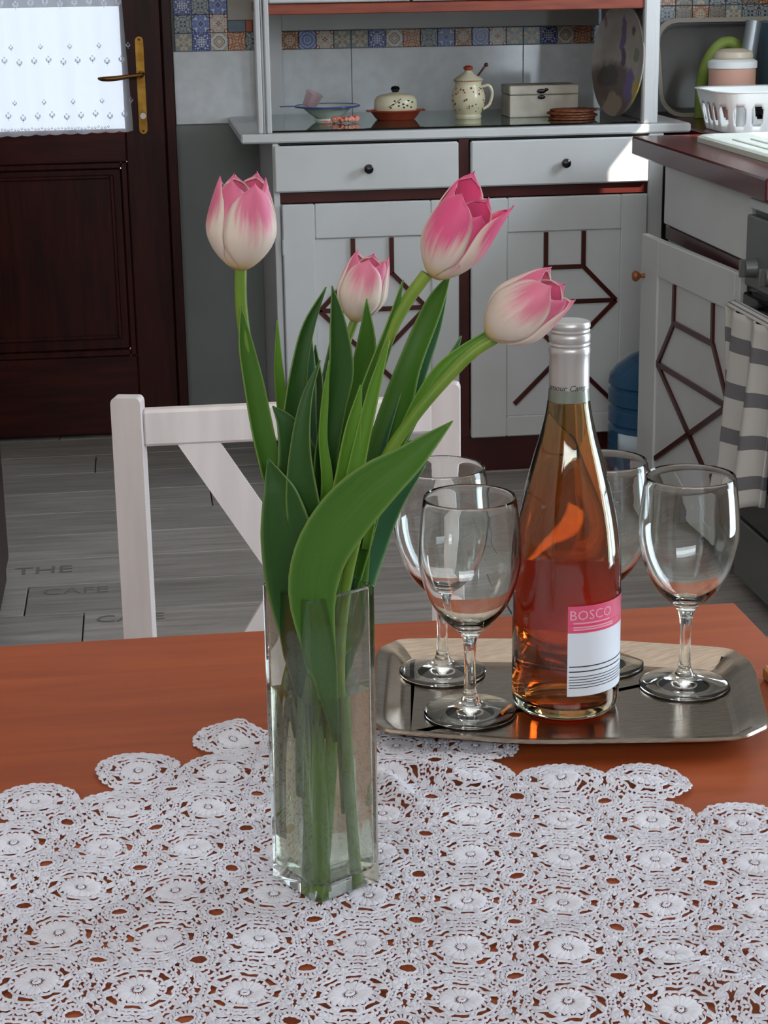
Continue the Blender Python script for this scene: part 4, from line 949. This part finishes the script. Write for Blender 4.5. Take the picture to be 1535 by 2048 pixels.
q.build('tray_body', M['tray'], tr_, smooth=True, weld=True)
TZ = zb+.0013
tag(B('wooden_board', (.4835, 1.262, TT), (.523, 1.362, TT+.012), M['light_board'], origin=(.50,1.3,TT)), 'light wooden board at the table edge just right of the tray', 'board')

# ---- wine glasses
def glass_prof():
    out = [(0,.0022),(.020,.0020),(.034,.0008),(.0355,.0014),(.0345,.0026),(.022,.0058),(.010,.0092),(.0062,.0135),(.0048,.020),(.0043,.035),(.0046,.052),(.0062,.062),(.0105,.069),(.0180,.0755),(.0270,.087),(.0345,.103),(.0388,.122),(.0392,.136),(.0378,.153),(.0352,.1735)]
    inn = [(.03495,.17405),(.0345,.1735),(.0366,.153),(.0379,.136),(.0375,.122),(.0332,.104),(.0256,.0885),(.0160,.0782),(.0080,.0735),(0,.0725)]
    return out, inn
def make_glass(loc, label):
    g = thing('wine_glass', label, 'wine glass', loc, 'empty wine glasses on the tray')
    out, inn = glass_prof(); prof = smoothc(out, 70)+smoothc(inn, 34)
    q = MB(); q.lathe([(max(0,float(p[0])), float(p[1])) for p in prof], loc, 64); q.build('glass_body', M['clear_glass'], g, smooth='all', weld=True); 
    return g
g1 = make_glass((.2335,1.3165,TZ), 'empty wine glass nearest the vase, in front, left of the bottle')
def dup(root, loc, label):
    r = root.copy(); C.objects.link(r); r.location = loc; r['label'] = label
    for c0 in list(root.children): c = c0.copy(); C.objects.link(c); c.parent = r
    return r
dup(g1, (.2265,1.4060,TZ), 'empty wine glass at the tray\'s back left, partly behind the front left glass')
dup(g1, (.4125,1.3440,TZ), 'empty wine glass standing alone at the right end of the tray')
dup(g1, (.3580,1.4020,TZ), 'empty wine glass standing directly behind the bottle')

# ---- wine bottle
bl = thing('wine_bottle', 'half transparent bottle of rosé wine with grey screw cap on the tray', 'bottle', (.3105,1.3245,TZ))
BX, BY = .3105, 1.3245
outp = [(0,.006),(.020,.003),(.034,.0),(.039,.0015),(.0413,.006),(.0418,.012),(.0418,.105),(.0412,.125),(.0385,.148),(.0335,.172),(.0270,.197),(.0210,.218),(.0170,.236),(.0152,.252),(.0146,.270),(.0142,.288)]
inp = [(.0115,.288),(.0118,.270),(.0124,.252),(.0140,.236),(.0180,.217),(.0240,.196),(.0305,.171),(.0355,.147),(.0382,.125),(.0388,.105),(.0388,.016),(.036,.010),(.030,.008),(.015,.012),(0,.016)]
q = MB(); q.lathe([(max(0,float(p[0])), float(p[1])) for p in outp[:6]+[tuple(t) for t in smoothc(outp[6:], 40)]+[tuple(t) for t in smoothc(inp[:10], 36)]+inp[10:]], (BX,BY,TZ), 64)
q.build('bottle_glass', M['bottle_glass'], bl, smooth='all', weld=True)
wp = [(0,.0155),(.015,.0115),(.030,.0075),(.0362,.0095),(.0391,.016),(.0391,.105),(.0385,.125),(.0358,.147),(.0308,.171),(.0243,.196),(.0183,.217),(.0143,.236),(.0130,.244),(0,.244)]
q = MB(); q.lathe(wp[:5]+[(float(a), float(b)) for a, b in smoothc(wp[4:13], 40)][1:]+[wp[13]], (BX,BY,TZ), 64); part(q.build('wine', M['wine'], bl, smooth='all', weld=True), 'orange pink wine')
q = MB(); cp = [(.0,.3040),(.0125,.3040),(.0145,.3034),(.0154,.3015),(.0154,.2995),(.0145,.2980),(.0154,.2966),(.0145,.2950),(.0154,.2936),(.0154,.2895),(.0145,.2880),(.0154,.2866),(.0145,.2850),(.0154,.2836),(.0154,.2800),(.0150,.2790),(.0150,.2700),(.0152,.2440),(.0148,.2440)]
q.lathe(cp, (BX,BY,TZ), 48); part(q.build('screw_cap', M['cap'], bl, smooth=True), 'grey metal screw cap')
def bend(vs, R, ang, z0):    # x along arc, y up
    return [(BX+R*math.cos(ang+x/R), BY+R*math.sin(ang+x/R), TZ+z0+y) for x, y, z in vs]
view = math.atan2(-BY, -BX)     # angle facing the camera
def letter(txt, size, R, ang, z0, m, name, shear=0, sx=1.0, parent=None):
    vs, fs = text_mesh(txt, size, shear); vs = [(x*sx, y, z) for x, y, z in vs]; mb = MB(); mb.add(bend(vs, R, ang, z0), fs); return mb.build(name, m, parent or bl, recalc=False)
letter('amour Camp', .0062, .01545, view-.12, .2535, M['ink'], 'cap_lettering', shear=.35, sx=1.0)
def label_patch(name, R, a0, a1, z0, z1, m, parent=bl, z1b=None, n=24):
    q = MB(); vs = []; fs = []; 
    for i in range(n+1):
        a = a0+(a1-a0)*i/n; vs += [(BX+R*math.cos(a), BY+R*math.sin(a), TZ+z0), (BX+R*math.cos(a), BY+R*math.sin(a), TZ+(z1 if z1b is None else z1+(z1b-z1)*i/n))]
    for i in range(n): fs.append((2*i, 2*i+2, 2*i+3, 2*i+1))
    q.add(vs, fs); return q.build(name, m, parent, smooth='all', recalc=False)
LR = .0421
A0, A1 = view+math.radians(2), view+math.radians(100)
lb = label_patch('back_label', LR, A0, A1, .022, .094, M['label_white'])
part(lb, 'white back label with pink top band')
label_patch('pink_band', LR+.0001, A0, A1-.28, .073, .0945, M['pink_ink'], lb)
label_patch('pink_band', LR+.0001, A1-.28, A1, .082, .0945, M['pink_ink'], lb)
letter('BOSCO', .0108, LR+.00025, A0+.46, .0835, M['pale_ink'], 'lettering', parent=lb, sx=1.02)
for z in (.0752,.0770,.0803): label_patch('printed_line', LR+.0002, A0+.10, A0+.95-.1*(z > .08), z, z+.0011, M['pale_ink'], lb)
for z in (.0742,.0790): label_patch('printed_line', LR+.0002, A0+.04, A1-.3, z, z+.0004, M['front_label'], lb)
for i, z in enumerate((.0455,.0415,.0375,.0352,.0330,.0308,.0286)): label_patch('printed_line', LR+.0002, A0+.03, A1-.25-.2*((i*3) % 4)/4, z, z+(.0009 if i < 2 else .0006), M['ink'], lb)
fl_ = label_patch('front_label', LR, view+math.radians(130), view+math.radians(262), .050, .108, M['front_label'], n=30); part(fl_, 'dark pink front label seen through the wine')
for k, z in enumerate((.101,.104,.107)): 
    vs, fs = text_mesh('R', .004); mb = MB(); mb.add(bend(vs, LR+.0002, view+math.radians(72), z), fs); mb.build('lettering', M['label_white'], lb, recalc=False)

# ---- vase
va = math.radians(31); VC = Vector((.0955, 1.0670, .7535)); VH = .1985; hs = .0252
def sq(h, r, z, n=5):
    P = rrect(-h, h, -h, h, r, n); c, s = math.cos(va), math.sin(va)
    return [(VC.x+x*c-y*s, VC.y+x*s+y*c, VC.z+z) for x, y in P]
vz = thing('glass_vase', 'tall square clear glass vase with thick walls holding the tulips', 'vase', tuple(VC))
q = MB(); ti = hs-.0032
ring3(q, [sq(hs-.0012,.0035,0), sq(hs,.0035,.0015), sq(hs,.0035,VH-.001), sq(hs-.001,.003,VH), sq(ti+.001,.0025,VH), sq(ti,.0025,VH-.001), sq(ti,.0025,.012), sq(ti-.002,.002,.010)], True, True)
q.build('vase_body', M['vase_glass'], vz, smooth=True)
q = MB(); wt = ti-.0004
ring3(q, [sq(wt-.002,.002,.0105), sq(wt,.0025,.0125), sq(wt,.0025,.131), sq(wt,.0025,.1315)], True, True)
tag(q.build('vase_water', M['water'], smooth=True, origin=tuple(VC+Vector((0,0,.0105)))), 'clear water filling two thirds of the square glass vase', 'water')

# ================================================================ TULIPS
def P3(x, y, Y): return ony(x, y, Y)
def stem_part(px, root, r=.0036, m='stem'):
    pts = [(*P3(x, y, Y), 0) for x, y, Y in px]; pts = [tuple(p[:3]) for p in pts]
    c = smoothc(pts, 36); n = len(c); q = MB(); q.tube([tuple(p) for p in c], [r*(1.0-.12*i/n) for i in range(n)], 10)
    q.build('stem', M[m], root, smooth=True); return c
def leaf(px, widths, root, m='leaf_dark', cup=.25, twist=0.0, tw2=None, wav=0):
    # px: (x,y,Y) base to tip; widths in photo pixels at the control points
    pts = [np.array(P3(x, y, Y)) for x, y, Y in px]
    sc_ = [w_/F*float(Vector(p-np.array(EYEP)).dot(fw)) for w_, p in zip(widths, pts)]
    c = smoothc([(*p, w_) for p, w_ in zip(pts, sc_)], 30); n = len(c); q = MB(); rows = []; NU = 8; uv = []; vs = []
    for i in range(n):
        p = Vector(c[i][:3]); t = Vector(c[min(i+1,n-1)][:3])-Vector(c[max(i-1,0)][:3]); t.normalize()
        nn = (EYEP-p).normalized(); tw = twist+((tw2-twist)*i/n if tw2 is not None else 0)
        nn = Matrix.Rotation(tw, 3, t)@nn; s = t.cross(nn).normalized(); nn = s.cross(t).normalized()
        w_ = max(0.0002, c[i][3]/2)
        for k in range(NU+1):
            u = -1+2*k/NU; off = -cup*w_*(1-u*u)+wav*w_*math.sin(i*.5+u*2)*.25
            vs.append(p+s*u*w_+nn*off); uv.append((k/NU, i/n))
    fs = [(i*(NU+1)+k, (i+1)*(NU+1)+k, (i+1)*(NU+1)+k+1, i*(NU+1)+k+1) for i in range(n-1) for k in range(NU)]
    q.add(vs, fs, uv); return q.build('leaf', M[m], root, smooth='all', solid=.0007, recalc=False)
def flower(root, base, tip, R, m1, m2, spin=0, open_=.0, inner=.93, spread=None, hts=None):
    base, tip = Vector(base), Vector(tip); ax = (tip-base); Hh = ax.length; ax.normalize()
    e1 = ax.cross(Vector((0,-1,.1))).normalized(); e2 = ax.cross(e1).normalized()
    for k in range(6):
        outer = k % 2 == 0; ph0 = spin+k*PI/3; Rk = R*(1 if outer else .90); Hk = Hh*(hts[k] if hts else (1 if outer else .96)*(1+.035*math.sin(k*2.7)))
        op = open_+(spread[k] if spread else 0)
        q = MB(); NU, NV = 12, 18
        def fn(u, v, Rk=Rk, Hk=Hk, ph0=ph0, op=op, outer=outer):
            uu = -1+2*u
            r = Rk*(math.sin(min(1, .05+v*1.9)*PI/2)**.62)*(1-.34*(max(0, v-.40)/.60)**1.5*(1-op*1.6))
            wd = 1.04*(1-v**7)**.6*(.55+.45*min(1, v*3.5))
            lat = uu*wd
            rr = r*(1-.05*uu*uu*(1 if outer else .5))+op*R*.35*v*v
            a = ph0+lat*.98
            z = Hk*(v*(1-.07*abs(uu)**1.5*v))
            pass
            return base+ax*z+(e1*math.cos(a)+e2*math.sin(a))*rr
        q.grid(fn, NU, NV); q.build('petal', M[m1 if outer else m2], root, smooth='all', solid=.0008, recalc=False)
VY = 1.067
LBL = ['tulip with upright flower on a tall curved stem, leftmost in the vase', 'largest brightest pink tulip opening at the top right of the vase', 'smallest white and pink tulip at the back middle of the vase', 'tulip leaning far right from the vase over the wine bottle']
T = [thing('tulip', LBL[i], 'tulip', (VC.x+(i-1.5)*.006, VC.y, .768)) for i in range(4)]
t1, t2, t3, t4 = T
# tulip 1
stem_part([(640,1770,1.052),(625,1500,1.062),(588,1250,1.067),(556,1080,1.075),(533,900,1.078),(516,800,1.078),(494,700,1.072),(482,610,1.068),(481,528,1.066)], t1, .0040)
flower(t1, P3(481,536,1.066), P3(488,350,1.060), .0208, 'petal', 'petal', spin=.95, open_=-.02)
leaf([(622,1440,1.060),(598,1300,1.058),(580,1180,1.053),(574,1080,1.050),(562,1000,1.052),(550,960,1.055),(536,918,1.058)], [14,60,96,108,78,46,3], t1, 'leaf_dark', .3, -.2)
leaf([(596,1240,1.066),(590,1040,1.085),(576,900,1.090),(566,820,1.094),(557,740,1.094),(554,640,1.092)], [20,36,26,24,18,2], t1, 'leaf_light', .25)
leaf([(620,1360,1.066),(616,1120,1.062),(606,1000,1.064),(594,910,1.066),(574,850,1.068),(545,812,1.07)], [16,110,116,80,44,2], t1, 'leaf_dark', .2, .15)
# tulip 2
stem_part([(628,1775,1.058),(648,1500,1.064),(656,1250,1.066),(680,1020,1.064),(712,880,1.062),(742,770,1.058),(782,660,1.054),(815,600,1.052),(853,548,1.050)], t2, .0043)
flower(t2, P3(868,553,1.050), P3(962,372,1.040), .0190, 'petal_pink', 'petal_pink', spin=-.17, open_=.10, spread=[.42,.05,.03,.0,.05,.16], hts=[.98,.90,1.06,.95,.90,.80])
leaf([(660,1250,1.060),(672,1100,1.058),(700,960,1.055),(715,860,1.053),(745,760,1.052),(780,660,1.050),(806,560,1.05)], [24,46,44,42,38,26,2], t2, 'leaf_mid', .45, .5)
leaf([(690,1220,1.072),(722,1060,1.076),(752,930,1.080),(790,820,1.082),(818,730,1.084),(850,650,1.086),(872,600,1.086),(896,555,1.086)], [30,60,62,66,50,44,34,8], t2, 'leaf_mid', .5, -.5, -.2)
leaf([(700,1180,1.074),(728,1060,1.08),(742,960,1.084),(758,880,1.086),(800,760,1.09),(850,650,1.09)], [20,44,44,40,24,2], t2, 'leaf_teal', .3, -.5)
leaf([(650,1230,1.056),(668,1080,1.052),(692,960,1.05),(706,860,1.049),(722,770,1.050)], [28,50,48,34,4], t2, 'leaf_light', .45, .3)
# tulip 3
stem_part([(668,1600,1.080),(655,1300,1.074),(640,1080,1.080),(640,920,1.094),(660,800,1.104),(688,700,1.108),(712,632,1.110)], t3, .0030)
flower(t3, P3(708,640,1.110), P3(744,508,1.106), .0156, 'petal_pale', 'petal', spin=.3, open_=.04)
leaf([(600,1250,1.064),(596,1060,1.066),(592,930,1.07),(590,830,1.072),(600,730,1.074),(618,650,1.076),(652,574,1.078)], [30,84,76,52,36,26,2], t3, 'leaf_dark', .45, .4)
leaf([(640,1250,1.072),(622,1080,1.08),(616,950,1.084),(612,850,1.086),(616,740,1.088),(618,642,1.088)], [24,54,52,42,30,2], t3, 'leaf_teal', .4, -.3)
leaf([(640,1200,1.07),(650,1040,1.066),(652,920,1.062),(668,820,1.060),(682,740,1.058),(676,650,1.058),(664,572,1.058)], [24,52,50,48,52,34,2], t3, 'leaf_dark', .45, .3)
leaf([(660,1180,1.078),(672,1000,1.082),(690,880,1.084),(716,780,1.086),(732,690,1.084),(733,598,1.082)], [24,54,56,52,40,2], t3, 'leaf_mid', .5, -.3)
leaf([(636,1100,1.088),(634,960,1.096),(640,860,1.1),(654,760,1.1),(668,650,1.1)], [18,32,34,26,2], t3, 'leaf_dark', .3, .5)
leaf([(630,1100,1.084),(628,960,1.09),(620,860,1.092),(632,770,1.094),(630,690,1.094)], [20,40,42,32,2], t3, 'leaf_dark', .3, -.6)
# tulip 4
stem_part([(695,1745,1.072),(680,1520,1.070),(676,1280,1.066),(712,1070,1.062),(770,920,1.056),(830,830,1.052),(890,760,1.050),(945,705,1.048),(990,676,1.048)], t4, .0040, 'stem')
flower(t4, P3(976,668,1.048), P3(1122,566,1.030), .0197, 'petal_pale', 'petal', spin=.2, open_=.02)
leaf([(668,1480,1.050),(644,1330,1.044),(624,1200,1.036),(640,1110,1.030),(690,1030,1.024),(750,970,1.018),(810,925,1.014),(850,890,1.012),(905,842,1.010)], [12,56,92,106,110,96,66,42,2], t4, 'leaf_mid', .35, .1, -.25)
leaf([(730,1100,1.07),(760,960,1.068),(800,880,1.066),(840,800,1.064),(880,740,1.062),(925,700,1.060),(978,664,1.058)], [16,22,24,26,24,18,10], t4, 'leaf_light', .4)
leaf([(800,900,1.07),(830,830,1.072),(868,770,1.074),(900,722,1.076),(922,672,1.076)], [14,22,26,20,2], t4, 'leaf_teal', .4, .3)
leaf([(655,1400,1.078),(684,1270,1.082),(704,1180,1.084),(740,1090,1.09),(785,1010,1.09),(850,930,1.088)], [20,78,84,70,40,2], t4, 'leaf_teal', .3, -.2)
leaf([(630,1460,1.072),(622,1320,1.077),(664,1250,1.078),(690,1180,1.078),(715,1060,1.08),(720,980,1.084)], [40,90,110,90,50,4], t4, 'leaf_mid', .2, .2)
leaf([(596,1180,1.060),(572,1060,1.064),(548,960,1.070),(527,870,1.070),(508,770,1.068),(492,690,1.066),(482,615,1.064)], [20,34,44,46,42,30,3], t1, 'leaf_mid', .5, .3)
leaf([(690,1180,1.076),(735,1040,1.082),(768,940,1.088),(800,840,1.092),(834,740,1.094),(866,650,1.094),(896,560,1.092)], [20,40,44,44,42,34,4], t2, 'leaf_teal', .3, -.3)
leaf([(640,1180,1.060),(650,1060,1.058),(654,960,1.056),(646,880,1.056),(650,800,1.056),(658,720,1.056)], [16,26,24,18,14,2], t3, 'leaf_light', .3, .2)
leaf([(664,1180,1.054),(684,1060,1.050),(706,960,1.048),(728,860,1.048),(752,760,1.048),(778,680,1.048)], [20,32,34,30,22,2], t2, 'leaf_light', .5, -.2)
leaf([(600,1180,1.056),(616,1080,1.052),(604,1000,1.05),(600,900,1.052),(612,800,1.056),(640,720,1.06)], [40,74,70,44,24,2], t3, 'leaf_dark', .35, -.3)
leaf([(625,1120,1.076),(618,1000,1.080),(600,900,1.082),(596,800,1.082),(606,700,1.082)], [30,44,42,30,2], t3, 'leaf_teal', .3, .3)
# cut stems standing in the water
for (root, pl, r_) in ((t1, [(566,1640,1.070),(566,1500,1.072),(574,1380,1.072),(600,1270,1.07)], .0030), (t2, [(586,1660,1.078),(584,1500,1.076),(604,1360,1.074),(626,1260,1.070)], .0030), (t3, [(610,1585,1.056),(614,1450,1.058),(628,1340,1.060),(640,1240,1.064)], .0034)):
    c = smoothc([tuple(P3(*p)) for p in pl], 16); q = MB(); q.tube([tuple(p) for p in c], r_, 10); q.build('leaf_sheath', M['stem_dark'], root, smooth=True)
